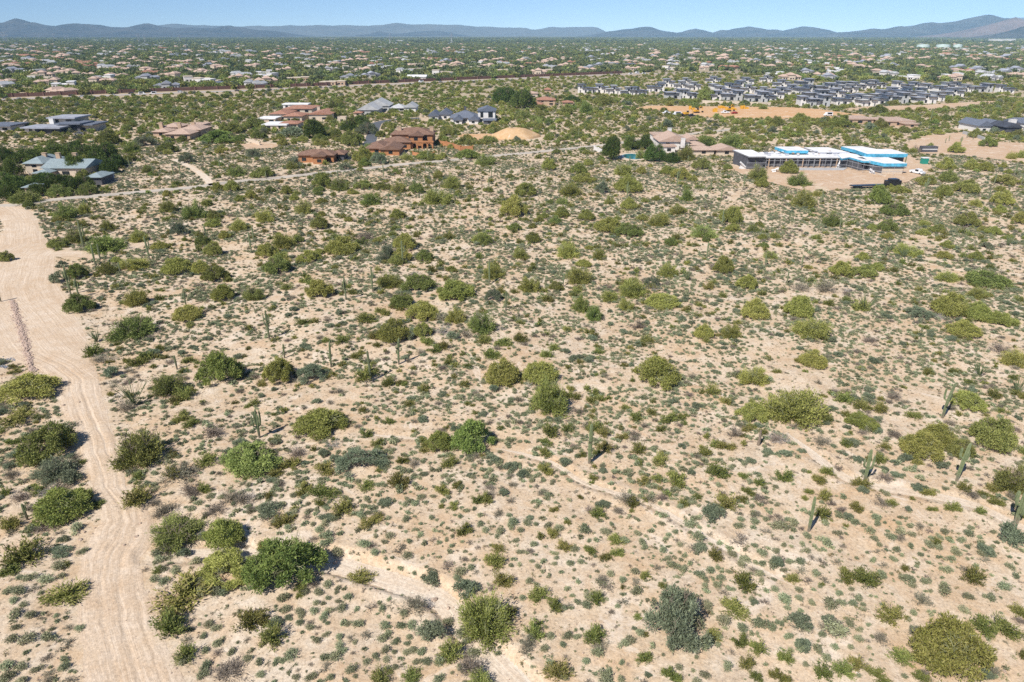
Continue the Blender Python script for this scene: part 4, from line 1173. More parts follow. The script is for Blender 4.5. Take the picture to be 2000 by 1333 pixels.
def chimney(root, cx, y0, px, yb, dy, z0, z1, wm, w_=.9):
    a = flat(px, yb)[0] - cx; y = flat(px, yb)[1] - y0 + dy
    o = MB().box(a - w_, a + w_, y - w_ * .7, y + w_ * .7, z0, z1).box(a - w_ - .12, a + w_ + .12, y - w_ * .7 - .12, y + w_ * .7 + .12, z1 + .003, z1 + .2).build('chimney', M[wm], root)
    return o

# blue-grey roofed house among dark trees on the left
r, cx, y0 = house('house', 'stucco house with blue-grey roof half hidden in dark trees', [(54, 88, 341, 14, 5.6, 'hip', 2.6, 'cream', 'bluegrey'), (88, 170, 345, 14, 4.3, 'gable', 3.0, 'cream', 'bluegrey'), (70, 96, 350, 6, 3.0, 'hip', 1.4, 'cream', 'bluegrey')])
for px in (74, 101, 134): chimney(r, cx, y0, px, 341, 7, 4.5, 9.2, 'tan', .8)
house('carport', 'small carport with pale blue-grey roof right of the tree mass', [(173, 200, 361, 8, 3.6, 'hip', 1.6, 'darkw', 'bluegrey')], cat='carport', wins=False)
house('pool_pavilion', 'small garden pavilion at the foot of the dark trees', [(50, 66, 377, 5, 2.6, 'hip', 1.0, 'cream', 'bluegrey')], cat='pavilion')
# dark modern house
r, cx, y0 = house('house', 'sprawling modern house with layered charcoal roofs on the left', [(50, 72, 259, 12, 3.2, 'slab', .5, 'white', 'midgrey'), (70, 118, 262, 16, 4.0, 'slab', .6, 'darkw', 'midgrey'), (104, 150, 254, 14, 8.4, 'slab', .6, 'cream', 'midgrey'), (118, 158, 258, 12, 5.6, 'slab', .5, 'darkw', 'slate'), (150, 182, 257, 14, 4.6, 'slab', .5, 'cream', 'slate')])
chimney(r, cx, y0, 100, 256, 3, 4, 8.2, 'white', 1.2)
house('house', 'dark-roofed modern house cut by the left edge', [(-25, 22, 257, 14, 3.8, 'slab', .6, 'white', 'slate')])
# faded clay-tile house
r, cx, y0 = house('house', 'tan house with faded clay-tile roofs and three chimneys', [(300, 330, 268, 10, 3.6, 'hip', 1.8, 'tan', 'pinkt'), (325, 372, 274, 12, 4.0, 'hip', 2.4, 'tan', 'pinkt'), (318, 352, 263, 12, 5.2, 'hip', 2.0, 'cream', 'pinkt'), (350, 394, 268, 14, 5.0, 'hip', 2.2, 'tan', 'pinkt'), (372, 396, 262, 12, 5.8, 'flat', .4, 'tan', 'pinkt')])
for px in (310, 346, 374): chimney(r, cx, y0, px, 266, 5, 4, 8.3, 'tan', .9)
# red-tiled complex
r, cx, y0 = house('house', 'large cream house with many red-tiled roofs and white roof edges', [(505, 538, 240, 12, 3.0, 'flat', .4, 'cream', 'whiter'), (528, 562, 235, 20, 5.0, 'hip', 2.2, 'cream', 'terra'), (555, 590, 238, 16, 4.4, 'hip', 2.0, 'cream', 'terra'), (556, 610, 228, 22, 6.5, 'hip', 1.6, 'cream', 'terra'), (604, 645, 236, 22, 5.0, 'gable', 2.0, 'cream', 'terra'), (554, 602, 219, 8, 6.5, 'flat', .5, 'white', 'whiter')])
chimney(r, cx, y0, 622, 230, 3, 5, 8.2, 'cream')
house('guest_house', 'low flat white guest house with dark red tile patch', [(514, 560, 254, 14, 3.4, 'flat', .5, 'cream', 'whiter'), (546, 582, 252, 12, 3.8, 'hip', 1.4, 'cream', 'terra')], cat='guest house')
house('gatehouse', 'tiny tan gatehouse with arched front among roadside trees', [(660, 676, 240, 5, 4.2, 'parapet', .3, 'cream', 'pinkt')], cat='gatehouse')
# pale grey house
r, cx, y0 = house('house', 'pale grey house with steep light shingle gables', [(700, 738, 224, 18, 4.0, 'gable', 5.0, 'greyw', 'palegrey'), (716, 760, 218, 18, 5.0, 'gable', 5.5, 'greyw', 'palegrey'), (762, 792, 218, 12, 3.0, 'hip', 3.2, 'greyw', 'palegrey'), (790, 812, 219, 14, 4.0, 'gable', 3.8, 'white', 'palegrey')])
house('garden_pavilion', 'little red-roofed pavilion left of the pale grey house', [(692, 706, 227, 5, 2.8, 'hip', 1.2, 'cream', 'terra')], cat='pavilion')
# slate gabled white house
r, cx, y0 = house('house', 'white farmhouse with dark slate gables and a taller block', [(838, 856, 236, 14, 4.0, 'gable', 3.4, 'white', 'slate'), (858, 880, 234, 14, 4.2, 'gable', 3.6, 'white', 'slate'), (880, 935, 240, 16, 3.8, 'hip', 4.6, 'white', 'slate'), (886, 902, 243, 9, 3.2, 'gable', 3.0, 'white', 'slate'), (916, 934, 243, 9, 3.2, 'gable', 3.0, 'white', 'slate'), (934, 967, 239, 14, 8.8, 'gable', 2.6, 'white', 'slate'), (944, 968, 243, 8, 2.8, 'flat', .4, 'darkw', 'slate')])
chimney(r, cx, y0, 908, 236, 6, 5, 10.3, 'darkw', .7)
# brown-tiled villa: tall tower part with arcade, long lower wings
r, cx, y0 = house('villa', 'rust-coloured villa with brown tile roofs and an arched arcade', [(716, 756, 302, 16, 3.6, 'hip', 2.6, 'orange_w', 'brownt'), (744, 780, 304, 13, 3.6, 'gable', 2.4, 'orange_w', 'brownt'), (748, 802, 292, 12, 4.4, 'hip', 2.4, 'orange_w', 'brownt'), (766, 845, 287, 14, 7.6, 'hip', 3.2, 'orange_w', 'brownt'), (802, 826, 289, 6, 7.4, 'gable', 2.0, 'orange_w', 'brownt')], cat='villa')
chimney(r, cx, y0, 780, 287, 4, 6, 11.2, 'tan', 1.0); chimney(r, cx, y0, 841, 287, 8, 6, 11.0, 'tan', .9)
ar = MB(); yA = flat(820, 290)[1] - y0 - 2.2
xa, xb = flat(806, 290)[0] - cx, flat(846, 290)[0] - cx
na = 4; wdt = (xb - xa) / na
for i in range(na + 1): ar.box(xa + i * wdt - .32, xa + i * wdt + .32, yA, yA + .6, -.4, 3.2)
for i in range(na):
    pts = [(xa + i * wdt + .32, 3.2)] + [(xa + (i + .5) * wdt - math.cos(PI * t / 8) * (wdt / 2 - .32), 2.5 + math.sin(PI * t / 8) * .9) for t in range(9)] + [(xa + (i + 1) * wdt - .32, 3.2)]
    top = 3.9; V = []; Fc = []
    for yv in (yA + .01, yA + .59):
        V += [(x, yv, z) for x, z in pts] + [(x, yv, top) for x, z in pts]
    n = len(pts)
    for j in range(n - 1):
        Fc += [(j, j + 1, n + j + 1, n + j), (2 * n + j + 1, 2 * n + j, 3 * n + j, 3 * n + j + 1), (j + 1, j, 2 * n + j, 2 * n + j + 1)]
    ar.add(V, Fc)
ar.box(xa - .5, xb + .5, yA - .2, yA + 2.2, 3.905, 4.2).box(xa - .5, xb + .5, yA - .2, yA - .02, 4.203, 5.0)
ar.build('arcade', M['orange_w'], r)
house('garage', 'long orange garage with low brown tile roof', [(583, 652, 318, 9, 4.2, 'hip', 2.2, 'orange_w', 'brownt'), (612, 634, 321, 5, 4.4, 'gable', 1.6, 'orange_w', 'brownt'), (648, 672, 314, 8, 3.6, 'hip', 1.6, 'darkw', 'brownt')], cat='garage')
r, cx, y0 = house('house', 'terracotta house stacked on two levels beside dark trees', [(1038, 1060, 212, 14, 3.6, 'hip', 2.0, 'tan', 'terra'), (1050, 1084, 207, 16, 5.5, 'hip', 2.4, 'tan', 'terra'), (1016, 1050, 192, 12, 5.0, 'hip', 2.0, 'cream', 'pinkt'), (1064, 1076, 184, 8, 5.0, 'hip', 2.0, 'tan', 'terra')])
house('casita', 'small terracotta casita right of the stacked terracotta house', [(1100, 1119, 208, 9, 3.8, 'hip', 1.4, 'tan', 'terra')], cat='casita')
# white villa with clay roofs
r, cx, y0 = house('villa', 'white villa with a big faded clay-tile roof', [(1276, 1300, 284, 10, 6.2, 'flat', .4, 'white', 'pinkt'), (1288, 1345, 294, 16, 5.4, 'gable', 3.8, 'white', 'pinkt'), (1292, 1318, 299, 5, 3.8, 'flat', .4, 'white', 'pinkt'), (1338, 1362, 288, 10, 4.8, 'gable', 2.0, 'white', 'pinkt'), (1350, 1373, 295, 9, 3.6, 'hip', 1.2, 'white', 'pinkt')], cat='villa')
chimney(r, cx, y0, 1313, 286, 9, 5, 9.6, 'white'); chimney(r, cx, y0, 1333, 296, 1, 2, 7.4, 'white', .9)
house('guest_house', 'low clay-tiled outbuilding right of the white villa', [(1354, 1394, 303, 9, 3.0, 'hip', 1.8, 'cream', 'pinkt')], cat='guest house')
house('guest_house', 'clay-tiled outbuilding next to the scaffolded house', [(1400, 1438, 304, 10, 3.2, 'gable', 2.0, 'cream', 'pinkt')], cat='guest house')
r, cx, y0 = house('house', 'long low tan house with flat salmon roof behind trees', [(1652, 1705, 243, 18, 3.8, 'flat', .5, 'tan', 'pinkt'), (1724, 1785, 247, 20, 3.6, 'flat', .5, 'tan', 'pinkt'), (1768, 1792, 250, 10, 2.8, 'flat', .4, 'tan', 'pinkt')])
r, cx, y0 = house('house', 'white gabled house with grey metal roof on the right', [(1909, 1933, 259, 18, 4.6, 'gable', 3.6, 'white', 'slate'), (1930, 1964, 254, 12, 4.2, 'gable', 2.4, 'darkw', 'slate')])
r, cx, y0 = house('house', 'charcoal house with thick white chimney at the right edge', [(1962, 1992, 262, 14, 4.6, 'gable', 2.8, 'darkw', 'char'), (1990, 2050, 256, 14, 5.5, 'gable', 3.0, 'white', 'slate')])
chimney(r, cx, y0, 1983, 262, 5, 3, 9.2, 'white', 1.6)

# house under construction: flat white roofs, blue raised boxes, solid dark walls painting the shade of open bays
root = empty('building_under_construction', (*flat(1600, 330), 0)); tag(root, 'flat white-roofed house under construction with bright blue fascias', 'building')
ox, oy = flat(1600, 330)
def poly_px(pts, dep): return [(flat(px, py)[0] - ox, flat(px, py)[1] - oy + d) for px, py, d in pts]
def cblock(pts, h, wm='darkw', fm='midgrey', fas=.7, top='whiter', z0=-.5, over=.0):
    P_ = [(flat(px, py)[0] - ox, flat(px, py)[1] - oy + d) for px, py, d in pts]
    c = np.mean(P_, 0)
    MB().prism([tuple(c + (np.array(p) - c) * np.array([.97, .80])) for p in P_], z0, h - fas).build('wall', M[wm], root)  # dark wall colour stands in for deep shade inside the open bays
    Q = [tuple(c + (np.array(p) - c) * (1 + over)) for p in P_]
    MB().prism(Q, h - fas + .002, h - .05).build('fascia', M[fm], root)
    Q2 = [tuple(c + (np.array(p) - c) * (1 + over - .01)) for p in P_]
    MB().prism(Q2, h - .048, h + .05).build('roof', M[top], root)
    FOOT.append((ox + c[0], oy + c[1], 8))
cblock([(1459, 333, 0), (1492, 333, 0), (1492, 333, 17), (1452, 333, 17)], 5.4, 'darkw', 'rawblock', .5)
cblock([(1493, 328, 0), (1655, 328, 0), (1650, 328, 14), (1500, 328, 14)], 4.0, 'darkw', 'rawblock', .5)
cblock([(1596, 320, 0), (1655, 320, 0), (1640, 320, 14), (1592, 320, 14)], 4.6, 'darkw')
cblock([(1640, 331, 0), (1656, 328, 0), (1682, 336, 0), (1694, 336, 0), (1690, 330, 9), (1668, 326, 12), (1640, 326, 4)][::1], 4.2, 'darkw', 'blue')
cblock([(1722, 341, 0), (1767, 341, 0), (1765, 341, 14), (1700, 341, 14)], 4.2, 'darkw', 'blue', 1.2)
MB().prism([(flat(px, 341)[0] - ox, flat(px, 341)[1] - oy + d) for px, d in ((1722, .1), (1762, .1), (1762, .5), (1722, .5))], -.3, 2.1).build('wall', M['cream'], root)
cblock([(1694, 335, 0), (1722, 335, 0), (1722, 335, 12), (1690, 335, 12)], 3.9, 'darkw', 'midgrey')
cblock([(1533, 322, 0), (1573, 322, 0), (1572, 322, 10), (1527, 322, 10)], 5.8, 'darkw', 'blue', 1.2, over=.04)
cblock([(1689, 326, 0), (1766, 326, 0), (1764, 326, 12), (1689, 326, 12)], 5.2, 'darkw', 'blue', 1.4, over=.03)
cblock([(1668, 317, 0), (1716, 317, 0), (1700, 317, 10), (1660, 317, 10)], 5.0, 'darkw', 'blue', 1.3, over=.03)
for px, dy_ in ((1503, 6), (1553, 8), (1608, 9), (1630, 6)):
    c = flat(px, 326); MB().box(c[0] - ox - .7, c[0] - ox + .7, c[1] - oy + dy_, c[1] - oy + dy_ + .9, 4.45, 4.9).build('roof_hatch', M['midgrey'], root)
for q_ in range(26):
    g2_ = np.random.default_rng(900 + q_); px = g2_.uniform(1502, 1640); c = flat(px, 327); dy_ = g2_.uniform(2, 12); s1_ = g2_.uniform(.2, .8)
    MB().box(c[0] - ox - s1_, c[0] - ox + s1_, c[1] - oy + dy_, c[1] - oy + dy_ + s1_, 4.66, 4.66 + s1_ * .6).build('roof_unit', M[['midgrey', 'whiter', 'tan'][q_ % 3]], root)
for q in range(14):
    px = 1500 + q * 11; c = flat(px, 328)
    MB().box(c[0] - ox - .18, c[0] - ox + .18, c[1] - oy - .25, c[1] - oy - .02, -.2, 3.6).build('stud', M['tan' if q % 3 == 0 else 'rawblock'], root)
sc = empty('scaffold', (*flat(1560, 331), 0)); tag(sc, 'tube scaffold along the front of the unfinished house', 'scaffold')
sx, sy = flat(1560, 331)
def pole(p, q, nm='tube', r_=.09): MB().tube([p, q], r_, 5).build(nm, M['steel'], sc)
L = [(1457, 335), (1494, 335), (1494, 330.5), (1652, 330.5), (1684, 339), (1720, 344), (1768, 344)]
LW = [(flat(a, b)[0] - sx, flat(a, b)[1] - sy) for a, b in L]
for (xa, ya), (xb, yb) in zip(LW[:-1], LW[1:]):
    n = max(1, int(math.hypot(xb - xa, yb - ya) / 3.2))
    for i in range(n): pole((xa + (xb - xa) * i / n, ya + (yb - ya) * i / n, -.2), (xa + (xb - xa) * i / n, ya + (yb - ya) * i / n, 3.9), 'upright', .045)
    for z in (1.6, 3.3): pole((xa, ya, z), (xb, yb, z), 'rail', .07)
o = MB().prism([flat(1548, 334), flat(1648, 334), flat(1655, 329.5), flat(1545, 329.5)], -.5, .35).build('concrete_slab', M['concrete']); tag(o, 'pale grey concrete slab in front of the unfinished house', 'slab')
for k, (px, py, lb) in enumerate(((1512, 337, 'pale plastic-wrapped bundle beside the left of the unfinished house'), (1638, 329, 'pale bundle near the right end of the grey slab'), (1702, 340, 'white sheet stack before the blue-edged wing'), (1450, 331, 'long pale boards leaning at the unfinished house corner'))):
    c = flat(px, py); mb = MB(); rg = np.random.default_rng(k)
    for j in range(4): mb.tube([(rg.uniform(-1.6, -.4), rg.uniform(-.6, .6), .1 + j * .25), (rg.uniform(.4, 1.6), rg.uniform(-.6, .6), .5 + j * .4 * (1 + k % 2))], .35, 5)
    tag(mb.build('building_materials', M['whiter'], None, (*c, 0), k), lb, 'materials')

# pool, walls, mound, tanks
pt = at(1236, 306)
o = empty('swimming_pool', (*flat(1236, 307), 0)); tag(o, 'small turquoise pool beside trees left of the white villa', 'pool')
mb = MB(); n = 20
mb.prism([(6.5 * math.cos(2 * PI * k / n) * (1 + .12 * math.sin(4 * PI * k / n)), 10 * math.sin(2 * PI * k / n)) for k in range(n)], -.2, .22).build('deck', M['cream'], o)
MB().prism([(4.6 * math.cos(2 * PI * k / n), 7.5 * math.sin(2 * PI * k / n)) for k in range(n)], .225, .24).build('water', M['water'], o)
FOOT.append((*flat(1236, 307), 10))
o = MB().prism([flat(195 - 22, 279), flat(190, 278), flat(192, 275), flat(174, 276)], -.2, .12).build('pool', M['water']); tag(o, 'pale pool water glimpsed left of the green garden trees', 'pool')
def wall_line(label, pts, h, t, mat, name='garden_wall', cat='wall', caps=True):
    P_ = [flat(*p) for p in pts]; c = P_[0]
    root = empty(name, (*c, 0)); tag(root, label, cat)
    mb = MB()
    for (xa, ya), (xb, yb) in zip(P_[:-1], P_[1:]):
        L_ = math.hypot(xb - xa, yb - ya); ux, uy = (xb - xa) / L_, (yb - ya) / L_
        q = [(xa - c[0] - uy * t, ya - c[1] + ux * t), (xa - c[0] + uy * t, ya - c[1] - ux * t), (xb - c[0] + uy * t, yb - c[1] - ux * t), (xb - c[0] - uy * t, yb - c[1] + ux * t)]
        mb.prism(q, -.6, h)
    mb.build('wall', M[mat], root)
    if caps:
        cb = MB()
        for (xa, ya) in P_: cb.box(xa - c[0] - t * 1.8, xa - c[0] + t * 1.8, ya - c[1] - t * 1.8, ya - c[1] + t * 1.8, h + .003, h + .3)
        cb.build('cap', M[mat], root)
    return root
wall_line('orange garden wall curving right of the brown-tiled villa', [(858, 284), (872, 286), (885, 290), (900, 295), (924, 295)], 2.2, .2, 'orange_w')
wall_line('low orange terrace wall in front of the brown-tiled villa', [(806, 303), (822, 306), (848, 304)], 1.4, .2, 'orange_w')
wall_line('low pink wall bordering the garden left of the red-tiled house', [(478, 276), (496, 280), (508, 284)], 1.6, .2, 'cream')
wall_line('white wall stub among shrubs where the paved road ends', [(1160, 294), (1168, 297), (1180, 302)], 1.8, .2, 'white')
wall_line('long pale stucco wall in front of the grey modern houses', [(1372, 202), (1400, 203), (1440, 204), (1480, 206), (1505, 206)], 2.2, .25, 'cream', caps=False)
wall_line('grey retaining wall in the sandy lot on the right', [(1880, 262), (1900, 267), (1922, 275)], 1.6, .25, 'greyw', caps=False)
wall_line('dark low wall and cars court beside the building site', [(1804, 296), (1820, 296)], 2.4, .25, 'darkw', caps=False)
# the long brown wall behind the highway
hw = [(-60, 197.5), (0, 191.5), (150, 186), (300, 180), (500, 172.8), (620, 168.5), (700, 165), (820, 160), (1000, 152.6), (1100, 148.6), (1215, 144)]
P_ = smooth(P2([(a, b - .2) for a, b in hw]), 5); c = P_[0]
root = empty('boundary_wall', (*c, 0)); tag(root, 'very long dark brown wall behind the highway', 'wall')
mb = MB(); pl = MB()
for i, ((xa, ya), (xb, yb)) in enumerate(zip(P_[:-1], P_[1:])):
    L_ = math.hypot(xb - xa, yb - ya); ux, uy = (xb - xa) / L_, (yb - ya) / L_; t = .2
    mb.prism([(xa - c[0] - uy * t, ya - c[1] + ux * t), (xa - c[0] + uy * t, ya - c[1] - ux * t), (xb - c[0] + uy * t, yb - c[1] - ux * t), (xb - c[0] - uy * t, yb - c[1] + ux * t)], -.5, 3.1)
    pl.box(xa - c[0] - .45, xa - c[0] + .45, ya - c[1] - .45, ya - c[1] + .45, -.5, 3.6)
mb.build('wall', M['brownwall'], root); pl.build('pillar', M['brownwall'], root)
# soil mound
n = 60; rr = np.linspace(0, 1, 22); th = np.linspace(0, 2 * PI, n, endpoint=False)
A, B = np.meshgrid(rr, th)
mx, my = flat(1008, 268)
Xm = A * np.cos(B) * 13 * (1 + .1 * np.sin(3 * B)); Ym = A * np.sin(B) * 10
Zm = np.clip(1.15 - A, 0, .78) / .78 * 4.9 * (0.9 + .2 * fbm(Xm / 9 + 5, Ym / 9, 4, 3)) + (fbm(Xm / 1.5, Ym / 1.5, 44, 3) - .45) * .6 - .3 - 1.2 * (A > .97)
ii = np.arange(n * 22).reshape(n, 22)
Fq = np.stack([ii, np.roll(ii, -1, 0)], -1)
Fq = np.stack([ii[:, :-1], ii[:, 1:], np.roll(ii, -1, 0)[:, 1:], np.roll(ii, -1, 0)[:, :-1]], -1).reshape(-1, 4)
o = link('soil_mound', mesh_np('soil_mound', np.stack([Xm, Ym, Zm], -1).reshape(-1, 3), Fq, M['mound']), None, (mx, my, 0)); tag(o, 'big smooth mound of orange-tan soil in the middle distance', 'mound')
FOOT.append((mx, my, 15))
for px, w_, lb in ((1808, 23, 'leftmost of the three pale green water tanks'), (1848, 25, 'middle one of the three pale green water tanks'), (1874, 16, 'rightmost and smallest of the three pale water tanks')):
    x, y = flat(px, 96.6); r_ = w_ / 2 * depth_of(y) / F
    root = empty('water_tank', (x, y + r_, 0)); tag(root, lb, 'water tank', 'pale water tanks in the far suburb')
    MB().tube([(0, 0, -1), (0, 0, 14)], r_, 32).build('tank', M['tank'], root)
    MB().tube([(0, 0, 14.01), (0, 0, 15.0), (0, 0, 16.0)], [r_ * .99, r_ * .6, .4], 32).build('lid', M['tank'], root)
    FOOT.append((x, y + r_, r_ + 12))

# vehicles
def car_meshes(L_=4.6, W_=1.85, H_=1.5, kind='car'):
    b = MB(); g_ = MB()
    zb = .35
    if kind == 'van':
        prof = [(-L_ / 2, zb), (-L_ / 2, .9), (-L_ / 2 + .7, 1.15), (-L_ / 2 + 1.3, H_ * .98), (L_ / 2 - .1, H_), (L_ / 2, zb)]
    elif kind == 'pickup':
        prof = [(-L_ / 2, zb), (-L_ / 2, .95), (-L_ / 2 + 1.2, 1.1), (-L_ / 2 + 1.8, H_), (-L_ / 2 + 3.3, H_), (-L_ / 2 + 3.6, 1.15), (L_ / 2, 1.1), (L_ / 2, zb)]
    else:
        prof = [(-L_ / 2, zb), (-L_ / 2, .8), (-L_ / 2 + 1.1, .95), (-L_ / 2 + 1.75, H_), (L_ / 2 - 1.2, H_), (L_ / 2 - .5, 1.0), (L_ / 2, .95), (L_ / 2, zb)]
    n = len(prof)
    b.add([(x, -W_ / 2, z) for x, z in prof] + [(x, W_ / 2, z) for x, z in prof], [list(range(n)), list(range(2 * n - 1, n - 1, -1))] + [(i, n + i, n + (i + 1) % n, (i + 1) % n) for i in range(n)])
    top = H_ - .12
    x0 = -L_ / 2 + 1.6; x1 = (L_ / 2 - .6 if kind == 'van' else -L_ / 2 + 3.2 if kind == 'pickup' else L_ / 2 - 1.1)
    for s in (-1, 1): g_.box(x0 + .2, x1, s * (W_ / 2 + .01) - .01, s * (W_ / 2 + .01) + .01, 1.02, top)
    g_.box(x0 - .45, x0 - .35, -W_ / 2 + .15, W_ / 2 - .15, 1.05, 1.25)
    wh = MB().tube([(0, -.12, 0), (0, .12, 0)], .34, 12)
    return b, g_, wh, L_, W_
PAINT = {k: plain(k + '_car_paint', c, .3, .03, 1, spec=.5) for k, c in {'white': (.75, .75, .75), 'silver': (.42, .43, .44), 'black': (.02, .02, .023), 'red': (.35, .03, .02), 'blue': (.05, .10, .22), 'grey': (.16, .165, .17)}.items()}
M['tyre'] = plain('tyre_rubber', (.02, .02, .02), .9, .1)
VM = {}
for kd, dm in {'car': (4.6, 1.85, 1.45), 'van': (5.6, 2.0, 2.3), 'pickup': (5.6, 2.0, 1.85)}.items():
    b, g_, wh, L_, W_ = car_meshes(*dm, kd); VM[kd] = (b, g_.mesh('window', M['glass']), wh.mesh('wheel', M['tyre']), L_, W_)
def vehicle(kd, colr, px, py, rz, label, name=None, group=None, z=0.1):
    b, gm_, wm_, L_, W_ = VM[kd]; x, y = flat(px, py)
    root = empty(name or {'car': 'parked_car', 'van': 'van', 'pickup': 'pickup_truck'}[kd], (x, y, z), rz); tag(root, label, kd if kd != 'pickup' else 'pickup truck', group)
    key = kd + colr
    if key not in VM: VM[key] = b.mesh('body', PAINT[colr])
    link('body', VM[key], root); link('window', gm_, root)
    for sx_ in (-1, 1):
        for sy_ in (-1, 1): link('wheel', wm_, root, (sx_ * L_ * .31, sy_ * W_ * .45, .34))
    return root
vehicle('pickup', 'white', 1791, 340, 2.0, 'white pickup parked at the right end of the building site')
vehicle('pickup', 'white', 1302, 223, .2, 'white truck at the left end of the orange dirt lot')
vehicle('van', 'white', 1322, 226, .1, 'white van standing beside the leftmost lot truck')
vehicle('pickup', 'black', 1332, 228, 0, 'black pickup next to the white van in the orange lot')
vehicle('pickup', 'black', 1351, 229, .1, 'dark truck beside the orange excavator')
vehicle('pickup', 'white', 1416, 222, 0, 'white truck parked before the yellow stacks')
vehicle('car', 'red', 1434, 223, .3, 'red vehicle between the yellow stacks')
vehicle('van', 'white', 1617, 227, .1, 'white box trailer behind trees at the lot end', 'box_trailer')
vehicle('car', 'grey', 154, 264, .4, 'grey car in the forecourt of the dark modern house')
vehicle('car', 'black', 646, 258, .2, 'dark car parked by the red-tiled house drive')
vehicle('van', 'blue', 208, 350, .3, 'small blue vehicle under trees beside the carport')
vehicle('pickup', 'grey', 206, 345, .1, 'grey truck with white bed parked by the carport trees')
hwcars = [(11, 'black', 'dark'), (38, 'silver', ''), (108, 'black', ''), (140, 'black', ''), (160, 'silver', ''), (222, 'silver', ''), (256, 'black', ''), (278, 'white', ''), (300, 'white', ''), (352, 'silver', ''), (463, 'black', ''), (527, 'black', ''), (548, 'black', ''), (576, 'grey', ''), (625, 'black', ''), (645, 'black', ''), (678, 'black', ''), (722, 'grey', ''), (822, 'white', ''), (861, 'grey', ''), (900, 'black', ''), (1194, 'grey', ''), (1208, 'black', ''), (1232, 'white', ''), (1244, 'white', ''), (1258, 'white', ''), (1296, 'grey', '')]
ordw = ['first', 'second', 'third', 'fourth', 'fifth', 'sixth', 'seventh', 'eighth', 'ninth', 'tenth', 'eleventh', 'twelfth', 'thirteenth', 'fourteenth', 'fifteenth', 'sixteenth', 'seventeenth', 'eighteenth', 'nineteenth', 'twentieth']
tens = {2: 'twenty', 3: 'thirty', 4: 'forty', 5: 'fifty', 6: 'sixty', 7: 'seventy', 8: 'eighty', 9: 'ninety'}
def ordinal(k):
    if k <= 20: return ordw[k - 1]
    t, u = divmod(k, 10)
    return (tens[t][:-1] + 'ieth') if u == 0 else tens[t] + '-' + ordw[u - 1]
hx = np.array([a for a, b in HIGHWAY]); hy = np.array([b for a, b in HIGHWAY])
for i, (px, colr, _) in enumerate(hwcars):
    py = float(np.interp(px, hx, hy)) + (1.2 if i % 3 else -1.0)
    w_ = 'black' if colr == 'black' else colr
    o = vehicle('van' if colr == 'white' else 'car', colr, px, py, .25 + (PI if i % 2 else 0), f'{w_} vehicle on the highway, {ordinal(i + 1)} counting from the left', 'car_on_highway', 'vehicles driving on the highway', .16)
# yellow plant and panels on the orange lot, trailer, toilets
PAINT['yellow'] = plain('yellow_plant_paint', (.62, .33, .03), .5, .1, 1)
def excavator(px, py, lb):
    x, y = flat(px, py); root = empty('excavator', (x, y, .1), .4); tag(root, lb, 'excavator')
    MB().box(-1.6, 1.6, -1.4, -.8, 0, .8).box(-1.6, 1.6, .8, 1.4, 0, .8).build('track', M['tyre'], root)
    MB().box(-1.8, 1.2, -1.2, 1.2, .85, 2.0).build('body', PAINT['yellow'], root)
    MB().box(.1, 1.15, -1.15, -.1, 2.003, 3.0).build('cab', M['glass'], root)
    MB().tube([(1.2, .3, 1.8), (3.2, .3, 4.4), (5.0, .3, 3.2)], .22, 6).tube([(5.0, .3, 3.2), (5.2, .3, 1.0)], .18, 6).build('arm', PAINT['yellow'], root)
    MB().box(4.8, 5.8, -.2, .8, .1, .95).build('bucket', M['tyre'], root)
excavator(1340, 226, 'orange excavator between dark trucks on the orange lot'); excavator(1360, 221, 'yellow excavator with raised arm further back on the orange lot'); excavator(1422, 218, 'yellow excavator left of the red vehicle on the lot')
for px, py, w_, lb in ((1350, 214, 9, 'leftmost low stack of yellow panels on the lot'), (1410, 212, 14, 'long low stack of yellow panels in the lot middle'), (1432, 215, 10, 'small stack of yellow panels behind the red vehicle'), (1452, 213, 12, 'rightmost stack of yellow panels on the orange lot'), (1395, 219, 6, 'tiny yellow stack nearest the white truck')):
    x, y = flat(px, py); s_ = depth_of(y) / F; mb = MB(); rg = np.random.default_rng(px)
    xx = -w_ * s_ / 2
    while xx < w_ * s_ / 2: l_ = rg.uniform(1, 2.4); mb.box(xx, xx + l_ * .9, -rg.uniform(.8, 2), rg.uniform(.8, 2), 0, rg.uniform(.8, 2.6)); xx += l_
    tag(mb.build('panel_stack', PAINT['yellow'], None, (x, y, .08)), lb, 'panel stack', 'yellow stacks on the orange lot')
x, y = flat(1722, 367); root = empty('flatbed_trailer', (x, y, .1), .15); tag(root, 'black flatbed trailer with a loaded dark truck at the site edge', 'trailer')
MB().box(-12, 1, -1.1, 1.1, .8, 1.1).build('deck', PAINT['black'], root); MB().box(1.3, 6.5, -1.2, 1.2, .7, 2.4).box(2.5, 5.5, -1.1, 1.1, 2.403, 3.0).build('cab', PAINT['black'], root)
for q in (-10, -8.8, -1, 2.4, 5.4): MB().tube([(q, -1.15, .5), (q, 1.15, .5)], .5, 10).build('wheel', M['tyre'], root)
M['greenbox'] = plain('green_plastic', (.03, .25, .19), .5, .1)
x, y = flat(1804, 321); root = empty('portable_toilet', (x, y, 0)); tag(root, 'green portable toilet right of the blue-edged building', 'portable toilet')
MB().box(-1.2, 1.2, -1, 1, 0, 2.5).build('cabin', M['greenbox'], root); MB().box(-1.3, 1.3, -1.1, 1.1, 2.503, 2.8).build('roof', M['whiter'], root); MB().box(-.5, .5, -1.05, -1.003, .2, 2.1).build('door', M['greenbox'], root)
x, y = flat(1812, 297); root = empty('container', (x, y, 0)); tag(root, 'dark container with pale posts behind the building site', 'container')
MB().box(-3.6, 3.6, -1.3, 1.3, .1, 2.6).build('body', M['darkw'], root); MB().box(-3.5, 3.5, -1.36, -1.303, 1.2, 1.5).build('stripe', M['whiter'], root)

